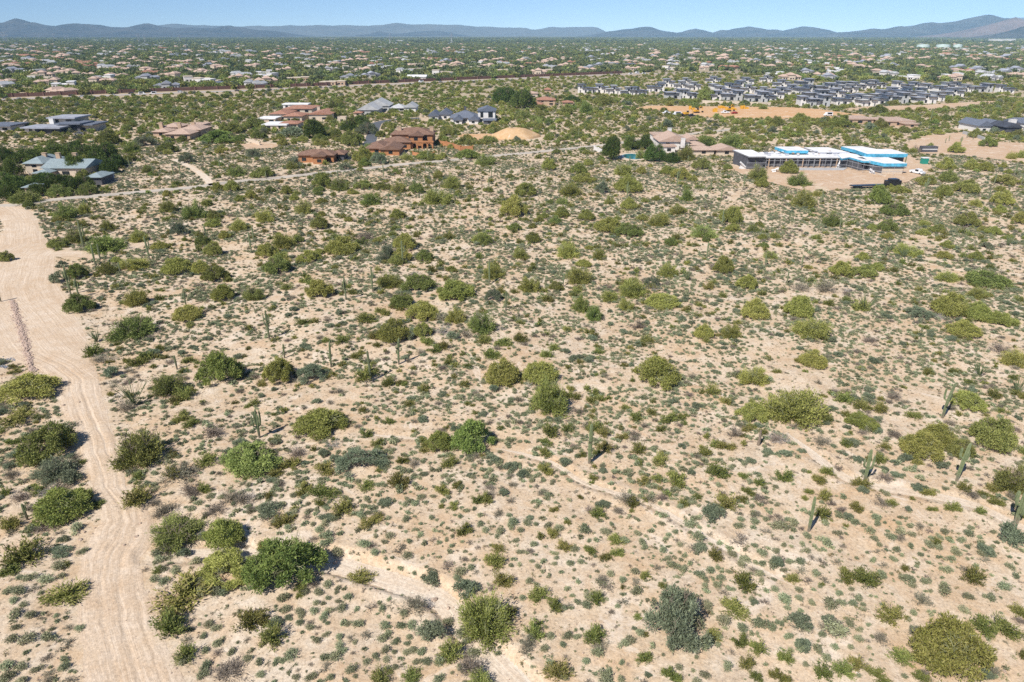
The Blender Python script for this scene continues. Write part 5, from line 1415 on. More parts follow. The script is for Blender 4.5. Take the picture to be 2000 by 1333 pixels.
# modern grey-roofed estate
def modern(k):
    rg = np.random.default_rng(300 + k); w_ = rg.uniform(10, 15); d_ = rg.uniform(9, 13)
    wl, rf, wn, tp = MB(), MB(), [], MB()
    n = 3
    x = -w_ / 2
    for i in range(n):
        ww = w_ / n * rg.uniform(.9, 1.1); h = [4.2, 7.0, 4.8][(i + k) % 3] + rg.uniform(-.3, .3); y0_ = rg.uniform(0, 3)
        wl.box(x, x + ww, y0_, d_, -.3, h)
        rf.box(x - 1.2, x + ww + 1.2, y0_ - 1.4, d_ + .8, h + .004, h + .4 + .01 * i)
        tp.box(x - 1.0, x + ww + 1.0, y0_ - 1.2, d_ + .6, h + .43 + .01 * i, h + .51 + .01 * i)
        wn.append(MB().box(x + ww * .3, x + ww * (.5 + .15 * (i == 1)), y0_ - .06, y0_ - .003, .4, 2.6).mesh('window', M['glass']))
        if h > 5: wn.append(MB().box(x + ww * .35, x + ww * .65, y0_ - .06, y0_ - .003, 3.9, h - 1.0).mesh('window', M['glass']))
        x += ww
    tp.box(-1, .6, d_ * .5, d_ * .5 + 1.3, 6, 7.0)
    return wl.mesh('wall', M['greyw' if k == 2 else 'white']), rf.mesh('fascia', M['char']), tp.mesh('roof', M[['midgrey', 'slate', 'midgrey', 'palegrey', 'midgrey', 'slate'][k]]), *wn
MOD = [modern(k) for k in range(6)]
c7 = '110 240,230 240,360 250,490 265,590 265,740 230,830 185,910 292,1040 292,960 205,1080 215,1300 230,1350 250,1290 302,1410 307,1450 200,1540 165,1560 240,1630 322,1730 322,1790 290,1860 190,1950 235,1720 140,1700 260,1430 232,1850 260,1250 150,1000 165'
c8 = '60 182,60 250,100 355,180 357,150 290,230 230,250 290,340 210,340 280,420 347,480 240,540 210,560 340,640 200,640 357,720 190,760 300,750 340,880 332,930 210,930 275,1040 210,1060 280,1100 302,1190 230,1240 312,1300 250,1330 220,1390 275,1450 210,1500 232,1640 232,1850 240,1140 332,390 240,850 262'
MP = [(1120 + float(a.split()[0]) / 4.545, 130 + float(a.split()[1]) / 4.545) for a in c7.split(',')] + [(1560 + float(a.split()[0]) / 4.545, 130 + float(a.split()[1]) / 4.545) for a in c8.split(',')]
MP.sort(key=lambda p: -p[1])
bands = [(205, 230, 'front'), (198, 205, 'second'), (190, 198, 'third'), (184, 190, 'fourth'), (176, 184, 'fifth'), (150, 176, 'rearmost')]
for lo, hi, nm in bands:
    row = sorted([p for p in MP if lo <= p[1] < hi])
    for i, (px, py) in enumerate(row):
        x, y = flat(px, py); k = int(px * 7 + py * 3) % 6
        root = empty('modern_house', (x, y, 0), (px % 7 - 3) * .03); root.scale = (1.1, 1, .92 + .14 * ((px * 3) % 1))
        tag(root, f'grey modern flat-roofed house, {ordinal(i + 1)} from the left in the {nm} row', 'house', 'grey modern flat-roofed houses on the estate')
        for me in MOD[k]: link(me.name.split('.')[0], me, root)
        FOOT.append((x, y + 8, 11))

# suburb houses beyond the highway
def suburban(k):
    rg = np.random.default_rng(500 + k); wl, rf, wn = MB(), MB(), MB()
    w_ = rg.uniform(19, 29); x = -w_ / 2; n = 3
    st = k % 3
    for i in range(n):
        ww = w_ / n; d_ = rg.uniform(11, 17); h = rg.uniform(3.2, 4.4) + (1.8 if (i + k) % 4 == 0 else 0); y0_ = rg.uniform(-3, 3)
        wl.box(x, x + ww, y0_, y0_ + d_, -.5, h - .3)
        if st == 2: rf.box(x - .3, x + ww + .3, y0_ - .3, y0_ + d_ + .3, h - .29, h + .3 + .02 * i)
        else: rf.hip(x - .7, x + ww + .7, y0_ - .7, y0_ + d_ + .7, h + .02 * i, rg.uniform(1.6, 2.6), gable=(st == 1))
        wn.box(x + ww * .2, x + ww * .45, y0_ - .07, y0_ - .003, .8, 2.4).box(x + ww * .6, x + ww * .8, y0_ - .07, y0_ - .003, .8, 2.4)
        x += ww
    wm = ['cream', 'tan', 'white', 'cream', 'white', 'tan', 'cream', 'greyw', 'white', 'cream'][k]
    rm = ['pinkt', 'terra', 'whiter', 'pinkt', 'palegrey', 'cream', 'pinkt', 'midgrey', 'cream', 'pinkt'][k]
    desc = {'pinkt': 'faded clay-tiled', 'terra': 'red-tiled', 'whiter': 'white flat-roofed', 'palegrey': 'pale grey-roofed', 'cream': 'tan flat-roofed', 'midgrey': 'dark grey-roofed'}[rm]
    return wl, rf, wn, M[wm], M[rm], desc
SUB = [suburban(k) for k in range(10)]
def glazed(s):
    mb = MB(); mb.add(s[0].v, s[0].f); nf = len(s[0].f); mb.add(s[2].v, s[2].f)
    me = mb.mesh('wall', s[3]); me.materials.append(M['glass'])
    for i, p in enumerate(me.polygons): p.material_index = 0 if i < nf else 1
    return me
SUBM = [(glazed(s), s[1].mesh('roof', s[4]), s[5]) for s in SUB]
def joined(s):
    mb = MB(); mb.add(s[0].v, s[0].f); nf = len(s[0].f); mb.add(s[1].v, s[1].f)
    me = mesh_np('far_house', mb.v, mb.f, s[3]); me.materials.append(s[4])
    for i, p in enumerate(me.polygons): p.material_index = 0 if i < nf else 1
    return me
SUBJ = [joined(s) for s in SUB]
rg = np.random.default_rng(77)
HXW = np.array(P2([(a, b) for a, b in HIGHWAY if a <= 1200] + [(1300, 142), (1440, 140.5), (1485, 150), (1520, 162), (2400, 163)]))
def hwy_y(x): return np.interp(x, HXW[:, 0], HXW[:, 1])
cand = []
y = 600.0
while y < 3900:
    hwid = 1130 / F * depth_of(y); x = -hwid
    while x < hwid:
        jx, jy = x + rg.uniform(-14, 14), y + rg.uniform(-18, 18)
        x += (56 + y * .006) * (.8 if x > 150 else 1)
        if jy < hwy_y(jx) + 26: continue
        px, py = to_px(jx, jy)
        if px > 1200 and py > 164: continue
        if py < 88 and rg.random() < .6: continue
        if (px > 1200 and py > 141 and px < 1480): continue
        dn = fbm(np.array([jx / 420]), np.array([jy / 420]), 91, 3)[0]
        if dn < .30 or rg.random() < .10: continue
        cand.append((jx, jy))
    y += 54 + y * .012
cand.sort(key=lambda p: p[1])
NEARH, FARH = cand[:290], [p for p in cand[290:] if rg.random() < .62]
rows_ = []
for i, (x, y) in enumerate(NEARH):
    k = int(rg.integers(10)); px, py = to_px(x, y)
    root = empty('suburban_house', (x, y, 0), rg.uniform(-.5, .5)); root['category'] = 'house'; root['group'] = 'houses of the suburb beyond the brown wall'; root.scale = (1, 1, .95)
    for me in SUBM[k][:2]: link(me.name.split('.')[0], me, root)
    FOOT.append((x, y + 2, 15)); rows_.append((root, px, py, SUBM[k][2]))
# rows by distance, counted from the left among houses of the same look
q = sorted(rows_, key=lambda t: -t[2]); nrow = 6; per = len(q) // nrow + 1
for b in range(nrow):
    blk = q[b * per:(b + 1) * per]
    for ds in sorted({t[3] for t in blk}):
        for i, t in enumerate(sorted([t for t in blk if t[3] == ds], key=lambda t: t[1])):
            t[0]['label'] = f'{ds} suburban house, {ordinal(i + 1)} from the left in the {ordinal(b + 1)} band behind the highway'
FH = np.array(FARH)
scatter('distant_houses', 'countless tiny pale and tiled roofs of the far suburb', 'houses', np.c_[FH, np.zeros(len(FH))], rg.uniform(-.5, .5, len(FH)), np.repeat(rg.uniform(.9, 1.3, len(FH))[:, None], 3, 1), rg.integers(0, 10, len(FH)), SUBJ)
# a few long pale buildings past the suburb
for px, py, w_, h, lb in ((205, 81, 60, 7, 'long white strip of sheds at the foot of the left hills'), (18, 83, 50, 6, 'pale sheds on the plain at the far left'), (640, 78.5, 30, 9, 'pale distant building left of centre on the far plain'), (1130 - 350, 82, 14, 8, 'small white distant block on the far plain'), (1960, 82, 46, 16, 'long pale pinkish building under the right mountain'), (1090, 160, 0, 0, None)):
    if not lb: continue
    x, y = flat(px, py); s_ = depth_of(y) / F
    root = empty('distant_building', (x, y, 0)); tag(root, lb, 'building')
    MB().box(-w_ * s_ / 2, w_ * s_ / 2, 0, 40, -1, h).build('wall', M['white'], root); MB().box(-w_ * s_ / 2 - 1, w_ * s_ / 2 + 1, -1, 41, h + .01, h + 1.2).build('roof', M['whiter'], root)
# white church-like hall by the wall
house('long_hall', 'long low white building just behind the brown wall', [(796, 832, 157, 14, 5.0, 'gable', 2.5, 'white', 'whiter')], cat='building')
house('house', 'bright white house left of the highway curve', [(388, 412, 166, 16, 7.0, 'parapet', .3, 'white', 'whiter'), (410, 444, 168, 16, 4.0, 'flat', .5, 'greyw', 'slate')])
house('long_building', 'long flat grey building behind the wall end', [(1200, 1240, 131, 20, 6, 'slab', .8, 'greyw', 'slate'), (1165, 1200, 128, 20, 5, 'flat', .8, 'cream', 'midgrey')], cat='building')
# pylons on the far left plain
def pylon():
    mb = MB(); H_ = 40
    for sx_ in (-1, 1):
        for sy_ in (-1, 1): mb.tube([(4 * sx_, 4 * sy_, 0), (1.1 * sx_, 1.1 * sy_, H_ * .62), (.7 * sx_, .7 * sy_, H_)], .32, 4)
    for z in (6, 12, 18, 24):
        a = 4 - (2.9) * z / (H_ * .62); b_ = 4 - 2.9 * (z + 6) / (H_ * .62)
        for s_ in (-1, 1): mb.tube([(-a, s_ * a, z), (b_, s_ * b_, z + 6)], .16, 3).tube([(s_ * a, -a, z), (s_ * b_, b_, z + 6)], .16, 3)
    arm = MB()
    for z, l_ in ((26, 8), (31, 10), (36, 7)): arm.tube([(-l_, 0, z), (l_, 0, z)], .35, 4)
    return mb.mesh('tower', M['steel']), arm.mesh('crossarm', M['steel'])
PY = pylon()
for i, (px, py, s_) in enumerate(((9, 83, 1.5), (14, 84, 1.5), (52, 79, 1.2), (107, 80, 1.4), (128, 79, 1.2), (134, 79, 1.2), (78, 78, 1), (158, 79, 1.1), (272, 84, 1.3), (284, 85, 1.2), (352, 84, 1.2), (762, 88, 1.2), (882, 88, 1.3))):
    x, y = flat(px, py); root = empty('pylon', (x, y, 0), .3); root.scale = (s_,) * 3
    tag(root, f'thin lattice power pylon on the far plain, {ordinal(i + 1)} counting from the left' if i < 6 else f'faint lattice pylon on the plain, {ordinal(i - 5)} of the fainter ones from the left', 'pylon', 'power pylons on the far plain')
    link('tower', PY[0], root); link('crossarm', PY[1], root)

# ------------------------------------------------------------------ planting
FOOT = np.array(FOOT)
def clear_of_houses(x, y):
    ok = np.ones(len(x), bool)
    for fx, fy, fr in FOOT: ok &= (x - fx) ** 2 + (y - fy) ** 2 > fr * fr
    return ok
REG = []          # (object, description, px, py, apparent size) of everything that still needs its own label
MARK = []         # (phrase, px, py) of the things the others are described by
def solve(x0, x1, yt, yb, lo, hi):
    cx = (x0 + x1) / 2; _, y = flat(cx, yb); d = depth_of(y); r = (x1 - x0) / 2 * d / F
    for k in range(3):
        th = math.atan2(CAMH, y); rp = r * F / d
        base = yb - rp * math.sin(th) * 0.8
        _, y = flat(cx, base); d = depth_of(y); r = (x1 - x0) / 2 * d / F
    th = math.atan2(CAMH, y); rp = r * F / d
    v = max(0.0, (base - yt) ** 2 - (rp * math.sin(th)) ** 2)
    H = math.sqrt(v) / math.cos(th) * d / F
    return cx, base, r, min(max(H, lo * r), hi * r)
KIND = {'D': ('garden_tree', 'tree', 'dark leafy garden tree'), 'P': ('palo_verde_tree', 'tree', 'yellow-green palo verde'), 'B': ('palo_verde_tree', 'tree', 'fresh green palo verde'), 'M': ('mesquite_tree', 'tree', 'dark green mesquite'), 'G': ('ironwood_tree', 'tree', 'grey-green ironwood'),
        'C': ('creosote_bush', 'bush', 'olive green creosote bush'), 'H': ('dry_shrub', 'shrub', 'ashy brown dry shrub'), 'U': ('sage_shrub', 'shrub', 'grey-green sage shrub'), 'S': ('bursage_shrub', 'shrub', 'small grey-green bursage cushion'), 'SA': ('dead_shrub', 'shrub', 'small ash-grey dead cushion')}
GRP = {'garden_tree': 'dark garden trees around the houses', 'palo_verde_tree': 'palo verde trees of the desert flat', 'mesquite_tree': 'mesquite trees of the desert flat', 'ironwood_tree': 'ironwood trees of the desert flat', 'creosote_bush': 'creosote bushes on the sand', 'dry_shrub': 'dry ashy shrubs', 'sage_shrub': 'grey sage shrubs', 'bursage_shrub': 'bursage cushions dotting the sand', 'dead_shrub': 'dead grey cushions dotting the sand'}
rg = np.random.default_rng(11)
POOL = {}          # kind -> list of (x, y, z, r, H, phrase, mustkeep)
def put(k, x, y, z, r, H, ph=None, keep=True): POOL.setdefault(k, []).append((x, y, z, r, H, ph, keep))
TAKEN = []
for blk in (TREES, SHADE):
    for ln in blk.split('\n'):
        t = ln.split('|')[0].split(); ph = ln.split('|')[1] if '|' in ln else None
        x0, x1, yt, yb = map(float, t[:4]); k = t[4]
        cx, base, r, H = solve(x0, x1, yt, yb, .55, 1.35 if k != 'D' else 1.9)
        x, y, z = at(cx, base); put(k, x, y, z, r, H, ph or None); TAKEN.append((x, y, r * .8))
for t in SHRUBS.split('|'):
    t = t.split(); x0, x1, yt, yb = map(float, t[:4]); k = t[4]
    cx, base, r, H = solve(x0, x1, yt, yb, .5, 1.15)
    x, y, z = at(cx, base); put(k, x, y, z, r, H); TAKEN.append((x, y, r * .8))
for ox, s in CUSH:
    for t in s.split(','):
        a, b, w_ = map(float, t.split()); px, py = ox + a / 4, 1003 + b / 4
        x, y, z = at(px, py + w_ / 18); r = w_ / 8 * depth_of(y) / F * 1.08
        k = 'SA' if rg.random() < .14 else 'S'
        put(k, x, y, z, r, r * rg.uniform(.65, .85)); TAKEN.append((x, y, r * .7))
TAKEN = np.array(TAKEN)
RAST = np.zeros((1000, 1600), bool)             # 0.5 m cells already taken by a traced plant
for tx, ty, tr in TAKEN:
    i0, i1 = int((ty - tr - .3) * 2), int((ty + tr + .3) * 2) + 1; j0, j1 = int((tx - tr - .3 + 400) * 2), int((tx + tr + .3 + 400) * 2) + 1
    if i0 < 0 or i1 >= 1000 or j0 < 0 or j1 >= 1600: continue
    gi, gj = np.mgrid[i0:i1, j0:j1]; RAST[i0:i1, j0:j1] |= ((gj + .5) / 2 - 400 - tx) ** 2 + ((gi + .5) / 2 - ty) ** 2 < (tr + .2) ** 2
def free(x, y, m=0.15, roads=.4):
    i = np.clip((y * 2).astype(int), 0, 999); j = np.clip(((x + 400) * 2).astype(int), 0, 1599)
    return ~RAST[i, j] & ~blocked(x, y, roads) & clear_of_houses(x, y)
def pts(n, y0, y1, pad=1.1):
    # even over the ground inside the view and a margin beside it
    y = np.sqrt(rg.random(int(n)) * (y1 ** 2 - y0 ** 2) + y0 ** 2) if y0 > 0 else rg.uniform(y0, y1, int(n))
    hw = CXP * pad / F * depth_of(y)
    return rg.uniform(-1, 1, int(n)) * hw, y
def area(y0, y1, pad=1.1):
    yy = np.linspace(y0, y1, 60); return float(np.trapz(2 * CXP * pad / F * depth_of(yy), yy))
def grow(kind, dens, y0, y1, rmin, rmax, hmin, hmax, roads=.4, clump=0.0, seed=0, skew=1.6):
    x, y = pts(area(y0, y1) * dens * (1.6 if clump else 1), y0, y1)
    if clump:
        q = fbm(x / 9, y / 9, 200 + seed, 3); k_ = rg.random(len(x)) < np.clip(.62 + (q - .45) * clump * 4, .05, 1); x, y = x[k_], y[k_]
    k_ = free(x, y, rmin * .6, roads); x, y = x[k_], y[k_]
    r = rmin + (rmax - rmin) * rg.random(len(x)) ** skew; H = r * rg.uniform(hmin, hmax, len(x)); z = gh(x, y)
    for t in zip(x, y, z, r, H): put(kind, *map(float, t), None, False)
# near ground, between the traced plants
grow('S', .42, 30, 62, .14, .36, .6, .85, clump=.6, seed=1); grow('SA', .12, 30, 62, .12, .28, .5, .8, seed=2)
grow('S', .95, 62, 130, .22, .56, .6, .85, clump=1, seed=3, skew=1.3); grow('S', .80, 130, 200, .28, .66, .6, .85, clump=1, seed=14, skew=1.2); grow('SA', .22, 62, 200, .16, .42, .5, .8, clump=1, seed=4)
grow('S', .60, 200, 345, .28, .68, .6, .9, clump=1, seed=5); grow('SA', .20, 200, 345, .22, .5, .5, .8, clump=1, seed=6)
grow('H', .02, 30, 62, .25, .7, .6, .9, clump=1, seed=31); grow('U', .012, 30, 62, .25, .6, .6, .9, clump=1, seed=32); grow('C', .012, 30, 62, .35, .7, .8, 1.1, seed=7)
grow('C', .045, 62, 130, .4, 1.0, .8, 1.1, clump=1, seed=8); grow('C', .045, 130, 345, .45, 1.25, .8, 1.2, clump=1, seed=9)
grow('H', .06, 62, 345, .4, 1.0, .6, .9, clump=1, seed=10); grow('U', .045, 62, 345, .4, 1.1, .6, .9, clump=1, seed=11)
grow('P', .0028, 150, 345, .9, 2.3, .8, 1.2, 1.5, seed=12); grow('M', .0022, 150, 345, .9, 2.2, .8, 1.2, 1.5, seed=13)
# undergrowth gathered round the traced trees
for k in 'PBMG':
    for (x, y, z, r, H, ph, keep) in list(POOL.get(k, [])):
        if not keep or y > 340: continue
        for q in range(int(rg.integers(3, 8))):
            a = rg.random() * 2 * PI; rr = rg.uniform(.35, .85) * (1 if r > 1.2 else .8); d_ = r * rg.uniform(.8, 1.25)
            X_, Y_ = x + math.cos(a) * d_, y + math.sin(a) * d_
            if blocked(np.array([X_]), np.array([Y_]), .3)[0]: continue
            put(['H', 'U', 'C', 'S', 'C', 'H'][int(rg.integers(6))], X_, Y_, float(gh(np.array([X_]), np.array([Y_]))[0]), rr, rr * rg.uniform(.6, 1.0), None, False)
# scrub flats past the houses, up to the highway
def flats(kind, dens, y0, y1, *a, seed=0, **kw):
    x, y = pts(area(y0, y1) * dens, y0, y1); k_ = (y < hwy_y(x) - 14) | ((x > 180) & (y < 900)) | ((x > 150) & (y < 1130) & (to_px(x, y)[0] < 1500) & (to_px(x, y)[1] > 141)); x, y = x[k_], y[k_]
    k_ = ~blocked(x, y, .8) & clear_of_houses(x, y); x, y = x[k_], y[k_]
    rmin, rmax, h0, h1 = a; r = rmin + (rmax - rmin) * rg.random(len(x)) ** 1.5; H = r * rg.uniform(h0, h1, len(x))
    for i in range(len(x)): put(kind, float(x[i]), float(y[i]), 0.0, float(r[i]), float(H[i]), None, False)
flats('P', .0085, 345, 1130, 1.1, 3.0, .75, 1.15); flats('M', .006, 345, 1130, 1.2, 3.2, .8, 1.2); flats('B', .0012, 345, 900, 1.2, 3.0, .8, 1.2); flats('G', .0016, 345, 900, 1.2, 2.8, .8, 1.1)
flats('C', .055, 345, 620, .6, 1.5, .8, 1.1); flats('H', .022, 345, 620, .5, 1.1, .6, .9); flats('S', .10, 345, 560, .35, .8, .6, .9); flats('U', .012, 345, 620, .5, 1.2, .6, 1)

BYNAME = {}
for k, L_ in POOL.items():
    for t in L_: BYNAME.setdefault(KIND[k][0], []).append((k,) + t)
tn = {'garden_tree': 'M', 'palo_verde_tree': 'P', 'mesquite_tree': 'M', 'ironwood_tree': 'M'}
cnt = 0
for nm, L_ in BYNAME.items():
    def app(t):
        px, py = to_px(t[1], t[2])
        vis = -40 < px < 2040 and py < 1370
        return (2.0 if t[6 + 0] else 1.0) * (t[4] / depth_of(t[2])) * (1 if vis else 0)
    def inview(t):
        px, py = to_px(t[1], t[2]); rp = t[4] * F / depth_of(t[2])
        return -rp < px < 2000 + rp and py - rp * 1.2 < 1333
    L_ = [t for t in L_]
    L_.sort(key=lambda t: -(t[4] / depth_of(t[2]) * (1 if inview(t) else 0) + (10 if t[7] and nm.endswith('tree') and inview(t) else 0)))
    ind, rest = L_[:296], L_[296:]
    if nm in ('ironwood_tree',): pass
    ind2 = [t for t in ind if inview(t)]; rest = rest + [t for t in ind if not inview(t)]
    for i, (k, x, y, z, r, H, ph, keep) in enumerate(ind2):
        px, py = to_px(x, y, z); ap = r * F / depth_of(y)
        near = ap > 4.5
        rz = float(rg.random() * 2 * PI); tree = nm.endswith('tree')
        meshes = (TT if near else LOD)[k if k in (TT if near else LOD) else 'S'] if not (k == 'U' and not near) else LOD['G']
        me = meshes[int(rg.integers(len(meshes)))]
        sq = rg.uniform(.88, 1.12)
        if tree and near:
            root = empty(nm, (x, y, z), rz); root.scale = (r * 1.05 * sq, r * 1.05 / sq, H * 1.12)
            c = link('crown', me, root); tr = TRUNK[tn[nm]]; link('trunk', tr[i % 2], root)
        else:
            root = link(nm, me, None, (x, y, z - .01), rz); root.scale = (r * 1.06 * sq, r * 1.06 / sq, H * 1.05)
        root['category'] = KIND[k][1]; root['group'] = GRP[nm]
        if ph: root['label'] = ph; MARK.append((ph, px, py - ap * .6))
        else:
            ds = KIND[k][2]
            if nm in ('palo_verde_tree', 'mesquite_tree', 'creosote_bush'): ds = ('broad ' if r > (2.6 if tree else 1.15) else 'small ' if r < (1.5 if tree else .7) else '') + ds
            REG.append([root, ds, px, py, ap])
    if rest:
        A = np.array([(t[1], t[2], t[3], t[4], t[5]) for t in rest]); ks = [t[0] for t in rest]
        # nearer ones in full leaf, the rest simpler
        ap = A[:, 3] * F / depth_of(A[:, 1]); out = []
        src = []; ti = np.zeros(len(A), int); ofs = {}
        for i, k in enumerate(ks):
            lod = 'hi' if ap[i] > 4.5 else 'lo'; kk = (k, lod)
            if kk not in ofs:
                lst = TT[k] if lod == 'hi' else (LOD['G'] if k == 'U' else LOD[k])
                ofs[kk] = (len(src), len(lst)); src += lst
            a, n = ofs[kk]; ti[i] = a + int(rg.integers(n))
        q = rg.uniform(.88, 1.12, len(A))
        lab = {'garden_tree': 'dark garden trees', 'palo_verde_tree': 'yellow-green scrub trees spread over the desert flats', 'mesquite_tree': 'dark green scrub trees spread over the desert flats', 'ironwood_tree': 'grey-green scrub trees of the far flats', 'creosote_bush': 'olive creosote scrub covering the desert flats', 'dry_shrub': 'ashy dry brush scattered across the sand', 'sage_shrub': 'grey-green sage scattered across the sand', 'bursage_shrub': 'countless small grey-green cushions dotting the sand', 'dead_shrub': 'countless small dead grey tufts on the sand'}[nm]
        scatter(nm.replace('_tree', '').replace('_bush', '').replace('_shrub', '') + '_scrub', lab, 'scrub', A[:, :3] - (0, 0, .02), rg.random(len(A)) * 2 * PI, np.c_[A[:, 3] * q, A[:, 3] / q, A[:, 4]] * 1.04, ti, src)
        cnt += len(A)
x, y = pts(area(30, 345) * .85, 30, 345); k_ = free(x, y, 0, .3) & (rg.random(len(x)) < np.clip((fbm(x / 7, y / 7, 333, 3) - .25) * 3.2, .15, 1)); x, y = x[k_], y[k_]
r = rg.uniform(.10, .30, len(x)) * (1 + (y > 130) * .35)
scatter('dry_grass_tufts', 'straw and olive tufts speckling the ground between shrubs', 'ground cover', np.c_[x, y, gh(x, y) - .01], rg.random(len(x)) * 6.28, np.c_[r, r, r * .75], rg.integers(0, 4, len(x)), LOD['tO'])
# tiny dry tufts and stones between the plants
x, y = pts(area(30, 130) * 1.1, 30, 130); k_ = free(x, y, 0, .5); x, y = x[k_], y[k_]
r = rg.uniform(.05, .16, len(x))
scatter('dry_tufts', 'tiny dry tufts and weeds between the shrubs', 'ground cover', np.c_[x, y, gh(x, y) - .01], rg.random(len(x)) * 6.28, np.c_[r, r, r * .8], rg.integers(0, 3, len(x)), LOD['tS'])
def stone(name, seed, mat, sub=2):
    import bmesh
    bm = bmesh.new(); bmesh.ops.create_icosphere(bm, subdivisions=sub, radius=1)
    r_ = np.random.default_rng(seed); sq = r_.uniform(.6, 1.2, 3)
    for v in bm.verts:
        c = np.array(v.co); f = .75 + .5 * float(vnoise(np.array([c[0] * 1.6 + seed]), np.array([c[1] * 1.6 + c[2] * 2.1]), seed)[0]); v.co = tuple(c * f * sq * (1, 1, .7))
    me = bpy.data.meshes.new(name); bm.to_mesh(me); bm.free(); me.materials.append(mat); return me
M['stone'] = plain('brown_rock', (.33, .235, .17), .95, .3, 1.3, bump=.05, c2=(.45, .35, .27))
M['pinkstone'] = plain('pinkish_rubble', (.44, .33, .265), .95, .25, 1.5)
STN = [stone('stone', 400 + k, M['stone'], 1) for k in range(4)]
x, y = pts(area(30, 130) * .9, 30, 130); r = .03 + .11 * rg.random(len(x)) ** 3
scatter('pebbles', 'small stones strewn over the sand', 'ground cover', np.c_[x, y, gh(x, y) + .02], rg.random(len(x)) * 6.28, np.c_[r, r, r], rg.integers(0, 4, len(x)), STN)
# rock berm along the gravel pad
bp = P2([(24, 588), (30, 606), (36, 625), (42, 645), (49, 668), (54, 692), (60, 714), (64, 728)])
bx, by, br = [], [], []
s_ = np.array(smooth(bp)); L_ = np.concatenate([[0], np.cumsum(np.hypot(*np.diff(s_, axis=0).T))])
for i in range(1500):
    t = rg.random() * L_[-1]; wv = .5 + .9 * np.clip(t / L_[-1] * 0 + 1 - t / L_[-1], 0, 1) * 0 + .7 * (1 - abs(t / L_[-1] - .45)); o_ = rg.normal() * wv * .42
    bx.append(np.interp(t, L_, s_[:, 0]) + o_); by.append(np.interp(t, L_, s_[:, 1]) + rg.normal() * .15); br.append((o_, rg.uniform(.07, .22)))
o_ = np.array([b[0] for b in br]); r = np.array([b[1] for b in br])
scatter('rubble', 'long low berm of pinkish broken rock beside the dirt road', 'rubble', np.c_[bx, by, .03 + .2 * np.exp(-(o_ / .45) ** 2) * rg.random(len(r))], rg.random(len(r)) * 6.28, np.c_[r, r, r], rg.integers(0, 4, len(r)), [stone('rock', 420 + k, M['pinkstone'], 1) for k in range(4)])
M['gravelgrey'] = plain('dark_gravel', (.23, .24, .26), .95, .3, 3)
for pxs, pys, lb in (((-60, 30), 703, 'upper streak of dark gravel at the left edge of the pad'), ((-60, 32), 718, 'lower streak of dark gravel at the left edge of the pad')):
    n = 260; px = rg.uniform(pxs[0], pxs[1], n); py = pys + rg.normal(size=n) * 1.6; x, y = flat(px, py); r = rg.uniform(.05, .14, n)
    scatter('gravel', lb, 'gravel', np.c_[x, y, gh(x, y) + .05], rg.random(n) * 6.28, np.c_[r, r, r], rg.integers(0, 2, n), [stone('rock', 430 + k, M['gravelgrey'], 1) for k in range(2)])
# boulders in the wash and clods on the road
for k, (px, py, w_, lb) in enumerate(((861, 1139, 9, 'rounded brown boulder on the right bank of the wash'), (848, 1135, 7, 'pale brown boulder left of its darker neighbour above the wash'), (849, 1172, 12, 'brown boulder at the lower left bank of the wash'), (876, 1189, 9, 'pale square boulder lying in the wash bed'), (655, 1100, 10, 'reddish rock in the shade of the biggest green tree'), (165, 1040, 7, 'dark clod at the left rim of the rutted road'), (157, 1055, 8, 'dark clod left of the tyre ruts'), (267, 1049, 8, 'dark clod on the right side of the tyre ruts'), (243, 1066, 10, 'brown clod below the tyre ruts on the road'), (274, 1023, 6, 'small clod near the right rim of the rutted road'), (124, 793, 8, 'dark clod on the road beside the bushy palo verde'), (155, 787, 6, 'small dark clod in the middle of the dirt road'), (1675, 1315, 5, 'small white litter between shrubs at the bottom right'), (1962, 1313, 10, 'flat pale stone at the lower right corner'), (386, 1156, 4, 'tiny white litter among bushes beside the road'))):
    x, y, z = at(px, py); r = w_ / 2 * depth_of(y) / F
    nm = 'litter' if 'litter' in lb else 'clod' if 'clod' in lb else 'boulder'
    o = link(nm, stone(nm, 440 + k, M['whiter'] if nm == 'litter' else M['stone'], 2), None, (x, y, z + r * .25), k); o.scale = (r, r, r * .9); tag(o, lb, nm)
# dead brush piles and limbs
for k, (x0, x1, yt, yb, lb, low) in enumerate(((845, 893, 620, 658, 'pale bleached pile of dead limbs inside the central grove', True), (1495, 1548, 835, 872, 'dry fallen limbs at the head of the right-hand wash', True), (70, 125, 935, 978, 'grey dead branches above the round deep green palo verde', True), (338, 372, 905, 935, 'dead branches between two trees right of the narrow road', True), (1022, 1046, 715, 762, 'white dead forked tree between the paired palo verdes', False), (1640, 1668, 555, 574, 'bleached fallen trunk heap in the right middle distance', True), (1262, 1300, 548, 570, 'grey brush pile below the tall pale palo verdes', True), (970, 996, 625, 650, 'bare twiggy shrub right of the central grove', False), (1080, 1100, 460, 480, 'bare grey sapling in the middle distance', False), (1340, 1372, 1140, 1205, 'bare grey limbs hanging at the side of the big ironwood', True), (800, 820, 520, 540, 'bare grey brush between two palo verdes mid-field', True), (1818, 1850, 602, 628, 'bare brown brush at the foot of the right thicket', True), (330, 360, 430, 458, 'leafless grey tree left of mid-field', False), (630, 675, 850, 880, 'purplish bare brush below the open palo verde', True))):
    cx, base, r, H = solve(x0, x1, yt, yb, .3 if low else .8, 1.0 if low else 1.8)
    x, y, z = at(cx, base); o = link('dead_brush' if low else 'dead_tree', dead_mesh('dead_brush', 600 + k, M['deadwood'], 26 if low else 7, 3, low), None, (x, y, z), k * 1.3); o.scale = (r, r, H); tag(o, lb, 'brush' if low else 'tree')
